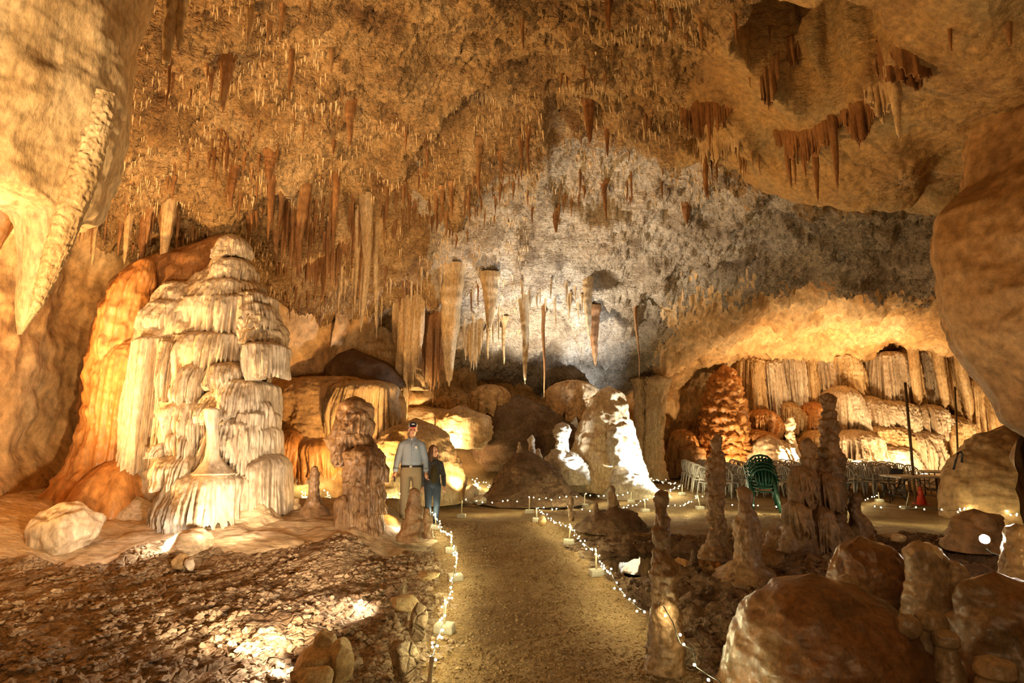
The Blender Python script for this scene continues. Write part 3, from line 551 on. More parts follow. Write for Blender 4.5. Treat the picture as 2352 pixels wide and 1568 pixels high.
part_pillar('spire', [(1006, 1852, 1862), (1020, 1844, 1870), (1060, 1841, 1874), (1090, 1838, 1874), (1140, 1830, 1880), (1200, 1822, 1890), (1265, 1800, 1900)], 8.9, M['mite'], tw, n=50, nz=100, flute=0.07, fn=3, rough=0.05, rs=0.12, ring=0.04, rn=4, seed=4, lump=0.08)
part_pillar('spire', [(1088, 1828, 1842), (1110, 1818, 1846), (1150, 1816, 1850), (1200, 1806, 1860), (1265, 1790, 1880)], 8.75, M['mite'], tw, n=44, nz=70, flute=0.1, fn=3, rough=0.04, rs=0.14, seed=5)
for k, (a, b, c, d, cy, D, fn) in enumerate([(1868, 1938, 1080, 1160, 8.95, 0.3, 4), (1812, 1866, 1150, 1220, 8.75, 0.28, 5), (1862, 1930, 1160, 1250, 8.8, 0.3, 5), (1822, 1878, 1070, 1140, 8.85, 0.24, 4)]):
    add_lobe(tw, M['mite'], a, b, c, d, cy, D, seed=430+k, fn=fn, fl=0.13, fringe=0.3, dome=0.4, rough=0.03)
part_pillar('base', [(1160, 1815, 1935), (1200, 1800, 1945), (1240, 1765, 1955), (1270, 1740, 1965), (1300, 1700, 1980)], 9.1, M['mite'], tw, n=80, nz=60, flute=0.06, fn=4, rough=0.09, rs=0.25, depth=0.7, seed=6)
stand('stalagmite', [(1134, 1954, 1972), (1143, 1950, 1976), (1165, 1950, 1976), (1185, 1953, 1984), (1205, 1954, 1998), (1240, 1950, 2006), (1262, 1940, 2015)], 8.9, M['mite'], 'short two step stalagmite right of the tallest twin cluster', 'stalagmite', n=40, nz=60, rough=0.04, rs=0.14)
stand('stalagmite', [(1206, 2318, 2345), (1215, 2310, 2356), (1260, 2308, 2362), (1310, 2304, 2366), (1360, 2290, 2380)], 6.0, M['boulderpale'], 'blunt pale stalagmite at the right edge beside the bare lamp', 'stalagmite', n=44, nz=50, rough=0.025, rs=0.15)
stand('stalagmite', [(1262, 1590, 1596), (1275, 1587, 1600), (1300, 1583, 1605)], 8.0, M['mud'], 'tiny dark stalagmite standing by the pool', 'stalagmite', n=24, nz=24, rough=0.015)
# foreground boulders, right
bd = empty('boulder', tuple(foot(1880, 1590)), 'huge glossy domed boulder filling the lower right foreground', 'boulder')
part_pillar('dome', [(1328, 1838, 1900), (1340, 1790, 1950), (1360, 1756, 1995), (1390, 1730, 2040), (1430, 1706, 2085), (1480, 1684, 2115), (1540, 1668, 2136), (1620, 1655, 2160)], 4.3, M['boulder'], bd, n=120, nz=120, rough=0.035, rs=0.22, depth=0.85, seed=3)
for q, (px, py, Y, r) in enumerate([(1948, 1338, 4.35, (0.075, 0.07, 0.06)), (2085, 1438, 3.95, (0.078, 0.075, 0.075))]):
    p = at(px, py, Y); k = link('knob', blob('knob', p, r, M['boulderpale'], seed=30+q, sub=4, fine=0.006), bd, tuple(p-np.array(bd.location)))
    k['label'] = 'smooth pale knob'
stand('boulder', [(1245, 1945, 2010), (1256, 1925, 2045), (1290, 1914, 2075), (1340, 1910, 2085), (1400, 1905, 2095), (1480, 1900, 2110)], 5.4, M['boulder'], 'fluted brown boulder right behind the huge domed one', 'boulder', n=90, nz=80, flute=0.05, fn=3, rough=0.03, rs=0.15, depth=0.7, seed=8)
stand('boulder', [(1246, 2098, 2124), (1258, 2088, 2150), (1300, 2082, 2185), (1350, 2085, 2206), (1400, 2078, 2222), (1460, 2070, 2238), (1540, 2060, 2250)], 4.9, M['boulderpale'], 'pale peaked boulder standing between the fluted boulder and the right edge', 'boulder', n=80, nz=80, rough=0.035, rs=0.18, depth=0.7, seed=4)
stand('boulder', [(1292, 2185, 2205), (1305, 2178, 2216), (1350, 2180, 2226), (1380, 2190, 2255), (1430, 2195, 2262), (1520, 2190, 2270)], 4.8, M['boulderpale'], 'narrow lumpy boulder leaning on the right of the pale peaked one', 'boulder', n=50, nz=60, rough=0.03, rs=0.12, seed=11)
stand('boulder', [(1330, 2240, 2330), (1350, 2215, 2420), (1420, 2200, 2480), (1500, 2190, 2520), (1600, 2170, 2560)], 4.5, M['boulder'], 'dark brown boulder mass in the lower right corner', 'boulder', n=80, nz=70, rough=0.05, rs=0.25, depth=0.7, seed=12)
stand('stalagmite', [(1400, 2125, 2150), (1408, 2108, 2166), (1440, 2106, 2172), (1452, 2112, 2170), (1540, 2100, 2176)], 4.05, M['boulderpale'], 'stubby wet stalagmite right of the huge domed boulder', 'stalagmite', n=44, nz=50, rough=0.012, rs=0.1)
stand('stalagmite', [(1448, 2165, 2185), (1456, 2148, 2198), (1478, 2146, 2200), (1490, 2152, 2196), (1560, 2140, 2215)], 3.9, M['boulderpale'], 'lower stubby wet stalagmite with a pale cap', 'stalagmite', n=44, nz=50, rough=0.012, rs=0.1, seed=5)
stand('stalagmite', [(1512, 2262, 2300), (1520, 2246, 2318), (1545, 2240, 2326), (1560, 2248, 2322), (1640, 2240, 2330)], 3.7, M['boulderpale'], 'pale two tier stalagmite stub at the bottom right', 'stalagmite', n=44, nz=50, rough=0.012, rs=0.1, seed=7)
stand('boulder', [(985, 2290, 2360), (1000, 2255, 2420), (1040, 2215, 2480), (1090, 2182, 2510), (1140, 2178, 2520), (1200, 2180, 2520)], 12.9, M['wallr'], 'large dark rounded rock mass at the foot of the right wall', 'boulder', n=90, nz=90, rough=0.08, rs=0.35, depth=0.7, seed=15)
stand('boulder', [(1178, 2215, 2260), (1190, 2195, 2290), (1220, 2182, 2310), (1262, 2170, 2330)], 8.7, M['wallr'], 'reddish rough rock lit by the bare lamp at the right', 'boulder', n=60, nz=50, rough=0.06, rs=0.2, depth=0.7, seed=16)
# loose rocks
def pile(cx, cy, Y, r, lab, seed, mat='rock', facet=0.97):
    p = at(cx, cy, Y); return rock('rock', tuple(p), r, M[mat], lab, 'rock', seed=seed, facet=facet, amp=0.12, sub=4, fine=0.01)
Yp = 4.75
pile(735, 1522, Yp, (0.24, 0.2, 0.17), 'largest orange rock of the pile at the bottom left of the path', 41)
pile(748, 1478, Yp+0.05, (0.10, 0.09, 0.11), 'blocky tan rock on top of the pile beside the bottom lamp', 42)
pile(784, 1518, Yp-0.05, (0.13, 0.12, 0.17), 'upright tan rock on the right side of the front rock pile', 43)
pile(722, 1556, Yp-0.3, (0.15, 0.1, 0.09), 'flat tan rock at the front of the rock pile', 44)
pile(690, 1548, Yp-0.2, (0.10, 0.08, 0.05), 'small flat rock left of the front rock pile', 45)
pile(912, 1358, 6.5, (0.13, 0.1, 0.12), 'dark grey block hiding the second lamp left of the path', 46, 'clay')
pile(930, 1385, 6.3, (0.17, 0.12, 0.09), 'flat tan rock below the dark grey block left of the path', 47)
pile(982, 1322, 7.1, (0.16, 0.12, 0.06), 'low reddish rock at the left edge of the path', 48)
pile(960, 1428, 5.55, (0.10, 0.09, 0.17), 'standing brown slab at the left edge of the path', 49, 'clay')
pile(930, 1510, 4.75, (0.13, 0.11, 0.17), 'mossy standing slab at the left edge of the path near the bottom', 50, 'clay')
pile(415, 1290, 8.3, (0.13, 0.1, 0.12), 'brown rock hiding the lamp below the flowstone tower', 51)
pile(434, 1296, 8.2, (0.08, 0.08, 0.09), 'small white rock lit beside the brown rock below the tower', 52, 'flow')
pile(1585, 1502, 4.85, (0.10, 0.09, 0.13), 'rounded grey rock right of the totem stalagmite under the string lights', 53, 'clay', 0.3)
pile(1082, 1138, 14.9, (0.2, 0.15, 0.26), 'bright lit pale rock right of the dome stalagmite', 54, 'flow')
pile(1100, 1148, 14.7, (0.22, 0.15, 0.14), 'low lit rubble rock right of the dome stalagmite', 55, 'flow')
pile(1245, 1195, 11.6, (0.09, 0.08, 0.12), 'small rock beside the post where the right string begins', 56, 'rock', 0.4)
pile(2130, 1255, 7.4, (0.1, 0.08, 0.06), 'loose brown stone behind the pale peaked boulder', 57)
pile(2060, 1235, 8.2, (0.12, 0.1, 0.07), 'loose brown stone near the twin spired cluster', 58)
# the pool
pw = bpy.data.materials.new('still water'); pw.use_nodes = True; b = pw.node_tree.nodes['Principled BSDF']
b.inputs['Base Color'].default_value = (0.03, 0.02, 0.01, 1); b.inputs['Roughness'].default_value = 0.03; b.inputs['Specular IOR Level'].default_value = 1.0; b.inputs['Coat Weight'].default_value = 1.0; b.inputs['Coat Roughness'].default_value = 0.02
mb = MB(); ring = [(2.62+1.42*math.cos(t)*(1+0.1*math.sin(3*t)), 8.85+0.9*math.sin(t)*(1+0.12*math.cos(2*t)), -0.03) for t in np.linspace(0, 2*math.pi, 60, endpoint=False)]
mb.add(ring, [tuple(range(60))])
tag(mb.build('pool', pw), 'still pool of water reflecting the orange wall', 'pool')
# ================================================================== ROOF DRIPSTONE
def tite_mesh(name, seed, n=14, nz=30, L=1.0, R=0.1, mat=None, flute=0.1, bend=0.05, knob=0.12, blunt=0.12, power=0.8, root=0.9):
    """unit hanging spike: root at the origin, pointing down"""
    t = np.linspace(0, 1, nz); a = np.linspace(0, 2*math.pi, n, endpoint=False)
    A, T = np.meshgrid(a, t, indexing='ij')
    r = R*((1-T)**power*(1-blunt)+blunt)*(1+root*np.exp(-T/0.05))
    r = np.where(T > 0.965, r*0.45, r)
    e = np.stack([np.cos(A), np.sin(A), 0*A], -1)
    r = r*(1+flute*pn(np.stack([e[..., 0]*1.8+seed*3.3, e[..., 1]*1.8, T*2.5*L/max(R, 1e-3)*0.04], -1))*2+knob*pn(np.stack([0*A+seed*1.7, e[..., 0]*0.4, T*11], -1)))
    bx = bend*L*pn(np.stack([T*1.6+seed*5.1, 0*T, 0*T], -1)); by = bend*L*pn(np.stack([T*1.6+seed*9.1, 0*T+4, 0*T], -1))
    V = np.stack([r*e[..., 0]+bx-bx[:, :1], r*e[..., 1]+by-by[:, :1], -T*L+0.06*L*(T == 0)], -1)
    P = np.vstack([V.reshape(-1, 3), [V[:, -1].mean(0)-np.array([0, 0, 0.01*L])]])
    F = [tuple(q) for q in gridF(n, nz, True)]+[(i*nz+nz-1, ((i+1) % n)*nz+nz-1, n*nz) for i in range(n)]
    me = bpy.data.meshes.new(name); me.from_pydata(P.tolist(), [], F); me.materials.append(mat)
    me.polygons.foreach_set('use_smooth', [True]*len(me.polygons)); me.update(); return me
# single ones: picture column, root row, tip row, width in pixels, material, words that single it out
BIG = [
 (525, 128, 258, 34, 'drip', 'thick forked brown stalactite high above the flowstone tower'),
 (515, 130, 245, 20, 'drip', 'thin brown stalactite clinging to the thick forked one'),
 (391, 140, 246, 10, 'drip', 'slender brown stalactite below the tip of the ribbed yellow drapery'),
 (672, 112, 230, 15, 'drip', 'dark leaf shaped stalactite on the warm roof'),
 (576, 10, 112, 22, 'driptan', 'ringed yellow stalactite at the top near the forked one'),
 (618, 45, 105, 16, 'drip', 'pointed brown stalactite under the folded ledge at the top'),
 (648, 15, 95, 18, 'drip', 'curved brown stalactite beside the folded ledge at the top'),
 (712, 0, 48, 9, 'drip', 'thin stalactite at the top edge above the leaf shaped one'),
 (762, 110, 168, 14, 'drip', 'short dark stalactite right of the leaf shaped one'),
 (806, 240, 338, 26, 'drip', 'dark ragged stalactite on the fold left of the central roof arch'),
 (622, 360, 420, 30, 'drip', 'clustered brown stalactite above the long hanging column rods'),
 (540, 380, 480, 22, 'drip', 'brown stalactite right above the tip of the flowstone tower'),
 (624, 415, 555, 18, 'drip', 'long rod stalactite right of the tower tip'),
 (700, 440, 640, 30, 'drip', 'longest thick brown stalactite left of the central curtain'),
 (772, 400, 560, 20, 'drip', 'long brown stalactite right of the longest thick one'),
 (843, 470, 760, 30, 'driptan', 'very long ringed tan stalactite reaching the rubble mound'),
 (824, 500, 720, 18, 'driptan', 'long thin pale stalactite just left of the very long ringed one'),
 (868, 520, 745, 16, 'driptan', 'long thin stalactite just right of the very long ringed one'),
 (388, 470, 665, 30, 'driptan', 'long tan stalactite touching the left side of the tower'),
 (335, 500, 608, 28, 'drip', 'knobbly brown stalactite above the orange flank'),
 (297, 500, 605, 20, 'driptan', 'rough grey stalactite left of the knobbly brown one'),
 (222, 510, 610, 14, 'driptan', 'pale curved stalactite on the left wall'),
 (168, 490, 600, 8, 'drip', 'thin straight stalactite farthest left on the left wall'),
 (1102, 335, 455, 17, 'drip', 'dark spike stalactite at the middle of the roof'),
 (1150, 360, 415, 14, 'drip', 'short blunt stalactite right of the dark spike'),
 (1214, 300, 402, 10, 'drip', 'thin dark stalactite between the spike and the roof pocket'),
 (1197, 310, 365, 20, 'drip', 'wide dark stalactite left of the thin dark one'),
 (1078, 435, 515, 11, 'drip', 'needle stalactite below the dark spike'),
 (1038, 430, 500, 14, 'drip', 'rough dark stalactite left of the needle'),
 (1016, 440, 510, 12, 'drip', 'dark stalactite at the end of the long lip'),
 (1352, 240, 330, 32, 'drip', 'ribbed wedge stalactite under the small roof pocket'),
 (1394, 300, 360, 14, 'drip', 'dark stalactite right of the ribbed wedge'),
 (1397, 0, 72, 24, 'drip', 'thick brown stalactite at the top edge right of centre'),
 (1503, 0, 36, 12, 'drip', 'short stalactite at the top edge right of the thick one'),
 (1541, 20, 82, 16, 'drip', 'stalactite below the top edge beside the short one'),
 (1609, 45, 118, 16, 'drip', 'dark leaf shaped stalactite in the straw field'),
 (1200, 30, 115, 16, 'drip', 'twisted dark stalactite near the top centre'),
 (1389, 425, 508, 14, 'drip', 'dark spike at the edge of the pale slope'),
 (1449, 395, 470, 8, 'drip', 'thin rod stalactite over the pale slope'),
 (1332, 390, 452, 8, 'drip', 'thin dark stalactite left of the spike on the pale slope'),
 (1277, 490, 535, 20, 'drip', 'tufted dark stalactite hanging before the pale slope'),
 (1616, 330, 453, 22, 'drip', 'long red brown double stalactite left of the right curtain'),
 (1576, 470, 515, 26, 'drip', 'short flat dark stalactite at the step of the dark slab'),
 (1810, 320, 430, 20, 'drip', 'left stalactite of the row below the big roof pocket'),
 (1822, 330, 425, 12, 'drip', 'narrow stalactite of the row below the big roof pocket'),
 (1840, 310, 408, 20, 'drip', 'third stalactite of the row below the big roof pocket'),
 (1866, 300, 465, 20, 'drip', 'longest stalactite of the row below the big roof pocket'),
 (1911, 270, 434, 24, 'drip', 'red stalactite at the right of the row below the big roof pocket'),
 (2050, 170, 315, 34, 'driptan', 'broad ribbed tan stalactite at the right of the big roof pocket'),
 (2180, 65, 120, 14, 'drip', 'short dark stalactite on the edge of the yellow roof bulge'),
 (2312, 50, 105, 26, 'drip', 'stubby dark stalactite at the top right corner'),
 (1035, 630, 885, 62, 'driptan', 'biggest broad orange stalactite in the middle of the back wall'),
 (1125, 640, 760, 44, 'driptan', 'broad ribbed tan stalactite right of the biggest orange one'),
 (1203, 690, 880, 24, 'driptan', 'long pale dagger stalactite at the centre of the back'),
 (1120, 750, 825, 9, 'driptan', 'thin pale stalactite between the broad tan one and the dagger'),
 (1158, 740, 835, 12, 'driptan', 'slim pale stalactite left of the dagger'),
 (1365, 760, 840, 30, 'drip', 'red brown stalactite over the cone stalagmite'),
 (1350, 650, 780, 26, 'driptan', 'grey ribbed stalactite in the floodlit hollow'),
 (940, 780, 945, 36, 'drip', 'dark folded stalactite hanging over the dome stalagmite'),
 (1250, 800, 910, 10, 'drip', 'thin dark stalactite right of the dagger'),
 (1463, 800, 870, 8, 'drip', 'thin stalactite above the tan columns'),
]
for i, (px, p0, p1, w, mat, lab) in enumerate(BIG):
    c = ray_to_ceiling(px, p0); Y = c[1]
    if p0 > 600: Y = min(Y, 19.0); c = at(px, p0, Y)
    tip = at(px, p1, Y); L = c[2]-tip[2]; R = w/2*Y/FPX
    top = float(ceil_full(c[0:1], c[1:2])[0]); ex = min(max(top-c[2], 0)+0.08, 3.2)
    me = tite_mesh('stalactite', i+3, n=26, nz=64, L=L+ex, R=R, mat=M[mat], flute=0.13, bend=0.03, knob=0.16, blunt=0.14, root=0.7 if w < 20 else 0.15)
    tag(link('stalactite', me, loc=(c[0], c[1], c[2]+ex)), lab, 'stalactite')
# two ribbed yellow draperies at the top left
for px, p1, w, lab in ((398, 158, 40, 'long ribbed yellow drapery hanging from the top edge on the left'), (424, 118, 30, 'shorter ribbed yellow drapery just right of the long one')):
    Y = 6.6; c = at(px, -40, Y); tip = at(px, p1, Y); top = float(ceil_full(c[0:1], c[1:2])[0])
    me = tite_mesh('drapery', px, n=30, nz=90, L=top-tip[2]+0.1, R=w/2*Y/FPX, mat=M['driptan'], flute=0.12, bend=0.02, knob=0.34, blunt=0.25, power=0.45)
    tag(link('drapery', me, loc=(c[0], c[1], top+0.1)), lab, 'drapery')
# dense groups: centre column, half width, row range, how many, length px, width px, words
VAR = {k: [tite_mesh('stalactite', 50+7*j, n=9, nz=16, mat=M[k], flute=0.16, knob=0.2, power=0.7+0.1*(j % 4), root=0.4) for j in range(8)] for k in ('drip', 'driptan')}
CL = [
 (205, 60, 470, 530, 18, (40, 95), (5, 12), 'drip', 'stalactite in the row on the left wall beside the near hanging mass'),
 (330, 90, 470, 540, 26, (30, 90), (6, 16), 'drip', 'brown stalactite in the fringe left above the flowstone tower'),
 (540, 60, 270, 330, 26, (20, 60), (4, 9), 'drip', 'small stalactite under the arched ledge in the warm roof'),
 (500, 120, 330, 430, 20, (30, 70), (5, 12), 'drip', 'stalactite scattered on the warm roof above the tower'),
 (740, 110, 440, 540, 60, (45, 150), (7, 17), 'drip', 'brown stalactite in the dense curtain left of centre'),
 (900, 110, 430, 500, 26, (30, 100), (5, 13), 'drip', 'dark stalactite under the long lip at the centre'),
 (1160, 160, 420, 480, 26, (20, 50), (4, 9), 'drip', 'small dark stalactite on the pale roof at the centre'),
 (1450, 180, 400, 470, 22, (15, 45), (4, 8), 'drip', 'small dark stalactite at the start of the pale slope'),
 (1690, 60, 320, 380, 26, (25, 60), (4, 9), 'drip', 'thin stalactite in the fringe left of the big roof pocket'),
 (700, 90, 190, 340, 20, (20, 55), (4, 10), 'drip', 'small stalactite on the warm roof right of the forked one'),
 (1600, 200, 40, 200, 26, (20, 45), (3, 6), 'drip', 'thin stalactite in the straw field at the upper right'),
 (1280, 90, 640, 700, 34, (20, 65), (4, 8), 'driptan', 'pale stalactite in the floodlit fringe at the back'),
 (900, 130, 610, 700, 34, (30, 110), (5, 12), 'driptan', 'orange stalactite on the slope at the back left of centre'),
 (1090, 60, 700, 760, 14, (40, 90), (5, 9), 'driptan', 'pale stalactite beside the biggest orange one'),
]
for ci, (px, hw, p0, p1, n, lr, wr, mat, lab) in enumerate(CL):
    rs_ = np.random.RandomState(100+ci)
    for j in range(int(n*0.56)):
        x = px+hw*(2*rs_.rand()-1); y = p0+(p1-p0)*rs_.rand(); c = ray_to_ceiling(x, y)
        if c[1] > 19.5: continue
        l = (lr[0]+(lr[1]-lr[0])*rs_.rand()**1.6)*c[1]/FPX; w = (wr[0]+(wr[1]-wr[0])*rs_.rand())*c[1]/FPX
        o = bpy.data.objects.new('stalactite', VAR[mat][rs_.randint(8)]); COL.objects.link(o)
        top = float(ceil_full(c[0:1], c[1:2])[0])
        o.location = (c[0], c[1], top+0.10); o.scale = (w/0.2, w/0.2*(0.8+0.5*rs_.rand()), l+0.16); o.rotation_euler[2] = 6.28*rs_.rand()
        tag(o, lab, 'stalactite', 'stalactites: '+lab[lab.find(' in ')+1 if ' in ' in lab else 0:][:70])
# the countless rest of the small stalactites
rs_ = np.random.RandomState(77); n = 5200; yy = 6.5+13*rs_.rand(n); xx = (rs_.rand(n)*2-1)*yy*0.92; pp = np.stack([xx, yy, 0*xx], -1)
d = fbm(pp/1.3+30, 3)+0.9*np.exp(-((yy-14.2)/1.3)**2)*(xx < 0.5)
k = (d > 0.32) & (smooth_zone(xx, yy) < 0.2) & (xx > -9.2) & ((yy < 14.5) | (xx < -0.5)) & ((xx < 5) | (yy < 11.8)) & (ceil_macro(xx, yy) > 3.4) & ~((xx > -3.0) & (xx < 0.9) & (yy < 11.3+0.25*xx))
xx, yy = xx[k], yy[k]; zt = ceil_full(xx, yy); PV = []; PF = []; nb = 0
tm = []
for j in range(6):
    t_ = tite_mesh('tmp', 300+j, n=7, nz=9, mat=M['drip'], flute=0.18, knob=0.2, power=0.7+0.1*(j % 3), root=0.35); tm.append((np.array([v.co for v in t_.vertices]), [tuple(f.vertices) for f in t_.polygons])); bpy.data.meshes.remove(t_)
for x, y, z in zip(xx, yy, zt):
    V_, F_ = tm[rs_.randint(6)]; l = (0.14+0.55*rs_.rand()**2.4)*(0.7+0.03*y); w = (0.025+0.05*rs_.rand()+0.05*l)/0.2
    PV.append(V_*np.array([w, w, l])+np.array([x, y, z+0.09+0.04*l])); PF += [tuple(i+nb for i in f) for f in F_]; nb += len(V_)
me = bpy.data.meshes.new('small_stalactites'); me.from_pydata(np.vstack(PV).tolist(), [], PF); me.materials.append(M['drip']); me.polygons.foreach_set('use_smooth', [True]*len(me.polygons))
tag(link('small_stalactites', me), 'countless small brown stalactites between the larger ones on the roof', 'dripstone', kind='stuff')
# hair thin straws all over the roof: nobody could count them
rs_ = np.random.RandomState(5); V = []; F = []
n = 34000
yy = 5.5+14.5*rs_.rand(n)**0.9; xx = (rs_.rand(n)*2-1)*(yy*0.95)
pp = np.stack([xx, yy, 0*xx], -1); dens = fbm(pp/0.9+3, 3)+0.5*fbm(pp/0.3+1, 2)
keep = (dens > 0.04) & (smooth_zone(xx, yy) < 0.3) & (xx > -9.3) & (ceil_macro(xx, yy) > 3.2) & ((xx < 5.5) | (yy < 12.0)) & ((yy < 15.2) | (xx < 0.5)) & ~((xx > -3.0) & (xx < 0.9) & (yy < 11.3+0.25*xx))
xx, yy = xx[keep], yy[keep]; zt = ceil_full(xx, yy)
for x, y, z in zip(xx, yy, zt):
    l = (0.04+0.22*rs_.rand()**2.2)*(0.6+0.03*y); r = 0.006+0.012*rs_.rand()+0.04*l; b = len(V); a0 = rs_.rand()*6
    for k in range(4): V.append((x+r*math.cos(a0+1.571*k), y+r*math.sin(a0+1.571*k), z+0.03))
    V.append((x+0.02*rs_.randn()*l, y, z-l)); F += [(b+k, b+(k+1) % 4, b+4) for k in range(4)]
me = bpy.data.meshes.new('soda_straws'); me.from_pydata(V, [], F); me.materials.append(M['driptan']); me.polygons.foreach_set('use_smooth', [True]*len(me.polygons))
tag(link('soda_straws', me), 'fine pale straw dripstone bristling all over the cave roof', 'dripstone', kind='stuff')
# thin hanging curtains about the big roof pocket and elsewhere
def curtain(pts, mat, lab, seed=0, thick=0.03, n=96, nz=26, wave=0.06, ragged=0.25, name='drapery'):
    """pts: (column, root row, tip row, distance) along the root line; a thin pleated sheet that hangs"""
    P = np.array(pts, float); t = np.linspace(0, len(P)-1, n); Q = np.stack([np.interp(t, np.arange(len(P)), P[:, k]) for k in range(4)], -1)
    if P[0, 3] < 0:                                      # root line follows the roof itself
        Q[:, 3] = np.convolve(np.pad([ray_to_ceiling(q[0], q[1])[1] for q in Q[::4]], 2, 'edge'), np.ones(5)/5, 'valid').repeat(4)[:n]
    top = np.array([at(q[0], q[1], q[3]) for q in Q]); bot = np.array([at(q[0], q[2], q[3])[2] for q in Q])
    ct = ceil_full(top[:, 0], top[:, 1]); top[:, 2] = np.where((ct > top[:, 2]) & (ct < top[:, 2]+2.0), ct, top[:, 2])
    L = (top[:, 2]-bot)*(1+0.6*ragged*pn(np.stack([t*6+seed, 0*t, 0*t], -1))+0.6*ragged*pn(np.stack([t*17+seed, 0*t, 0*t], -1)))*(0.3+0.7*np.sin(np.pi*t/t[-1])**0.5); s = np.linspace(0, 1, nz)
    T = np.gradient(top[:, :2], axis=0); T /= np.linalg.norm(T, axis=1)[:, None]+1e-9; Nn = np.stack([-T[:, 1], T[:, 0]], -1)
    V = np.zeros((2, n, nz, 3))
    for sd in (0, 1):
        w = wave*s[None]*(pn(np.stack([t*3.1+seed, 0*t, 0*t], -1))[:, None]*2)+(sd-0.5)*2*thick*(1-0.75*s[None])
        for k in (0, 1): V[sd, :, :, k] = top[:, None, k]+Nn[:, None, k]*w
        V[sd, :, :, 2] = top[:, None, 2]+0.08-(L[:, None]+0.08)*s[None]
    A, B = V[0], V[1]
    ring = np.concatenate([A, B[:, ::-1]], 1)          # down one face, up the other
    F = [tuple(q) for q in gridF(n, 2*nz)]; k = 2*nz
    F += [((i+1)*k, i*k, i*k+k-1, (i+1)*k+k-1) for i in range(n-1)]
    F += [tuple(range(k)), tuple((n-1)*k+j for j in range(k))[::-1]]
    o0 = ring[n//2, 0].copy()
    me = bpy.data.meshes.new(name); me.from_pydata((ring.reshape(-1, 3)-o0).tolist(), [], F); me.materials.append(mat)
    me.polygons.foreach_set('use_smooth', [True]*len(me.polygons)); me.update()
    return tag(link(name, me, loc=o0), lab, 'drapery')
curtain([(2010, 140, 200, -1), (2060, 150, 185, -1), (2118, 165, 232, -1)], M['drip'], 'wide brown shield drapery right of the big roof pocket', 1, ragged=0.1)
curtain([(2040, 100, 150, -1), (2090, 120, 175, -1), (2140, 165, 195, -1)], M['drip'], 'thin fin drapery along the right rim of the big roof pocket', 11, ragged=0.3)
curtain([(1930, 255, 285, -1), (1965, 235, 330, -1), (2010, 205, 290, -1)], M['drip'], 'winged dark drapery below the right rim of the big roof pocket', 2, ragged=0.3)
curtain([(1985, 205, 240, -1), (2015, 195, 270, -1), (2045, 180, 250, -1)], M['driptan'], 'fluted drapery hanging by the broad ribbed tan stalactite', 3, ragged=0.5)
curtain([(1775, 300, 350, -1), (1850, 300, 370, -1), (1935, 255, 300, -1)], M['drip'], 'long fringe drapery along the lower rim of the big roof pocket', 4, ragged=0.9, n=120)
curtain([(1745, 190, 250, -1), (1765, 150, 245, -1), (1790, 130, 170, -1)], M['drip'], 'dark drapery at the left rim of the big roof pocket', 5)
curtain([(1800, 100, 150, -1), (1822, 90, 158, -1), (1838, 85, 130, -1)], M['drip'], 'small dark drapery at the upper left rim of the big roof pocket', 6)
curtain([(1590, 330, 372, -1), (1640, 318, 360, -1), (1700, 315, 350, -1)], M['driptan'], 'pale fringe drapery left of the big roof pocket', 7, ragged=1.5, n=112)
curtain([(1560, 240, 300, -1), (1610, 235, 310, -1), (1680, 235, 285, -1)], M['drip'], 'dark drapery in the shadowed pocket at the upper right', 8, ragged=1.4, n=92)
curtain([(690, 520, 640, 14.4), (745, 530, 660, 14.3), (800, 525, 640, 14.2)], M['drip'], 'broad dark stalactite curtain under the long lip left of centre', 9, ragged=0.9, n=120, wave=0.12)
curtain([(935, 350, 430, 13.8), (985, 300, 400, 13.4), (1040, 275, 300, 13.0)], M['drip'], 'arched brown drapery at the left side of the central roof arch', 10, ragged=0.3, wave=0.1)
curtain([(870, 330, 450, 13.6), (905, 320, 440, 13.4), (935, 325, 400, 13.3)], M['drip'], 'smooth brown shield drapery left of the central roof arch', 12, ragged=0.2, wave=0.1)
curtain([(965, 740, 880, 18.2), (1000, 720, 885, 18.0), (1025, 730, 870, 17.9)], M['drip'], 'pleated brown curtain left of the biggest orange stalactite', 13, ragged=0.5, wave=0.12)
curtain([(1065, 770, 830, 18.6), (1090, 765, 840, 18.5), (1110, 770, 825, 18.5)], M['driptan'], 'short pleated curtain right of the biggest orange stalactite', 14, ragged=0.5, wave=0.1)
curtain([(900, 760, 850, 17.8), (935, 750, 930, 17.6), (975, 755, 850, 17.6)], M['driptan'], 'slanting orange curtain above the dome stalagmite', 15, ragged=0.4, wave=0.14)
# ================================================================== BACK OF THE CAVE
# lit ledge wall behind the tower, with its fluted drapery and the boulders on the ledge
lg = empty('ledge', tuple(at(760, 1040, 17.0)), 'long smooth orange ledge with a fluted lip right behind the tower', 'ledge')
add_lobe(lg, M['wall'], 560, 930, 862, 1050, 17.6, 1.6, name='shelf', fn=3, fl=0.02, fringe=0.02, dome=0.3, top=0.5, rough=0.06, n=140, nz=70)
add_lobe(lg, M['driptan'], 740, 915, 872, 1010, 16.9, 1.25, name='drapery', fn=13, fl=0.10, fringe=0.3, dome=0.18, top=0.5, seed=4, n=170, nz=60)
add_lobe(lg, M['floworange'], 610, 700, 985, 1090, 16.2, 0.7, name='drapery', fn=9, fl=0.09, fringe=0.2, dome=0.4, seed=8, n=100)
add_lobe(lg, M['floworange'], 670, 800, 1000, 1090, 16.3, 0.8, name='drapery', fn=10, fl=0.09, fringe=0.2, dome=0.4, seed=9, n=110)
stand('boulder', [(808, 790, 830), (820, 768, 862), (840, 752, 900), (870, 742, 925), (890, 738, 935)], 17.6, M['mud'], 'dark domed boulder on the ledge under the slanting curtain', 'boulder', n=60, nz=40, rough=0.06, rs=0.4, depth=0.7)
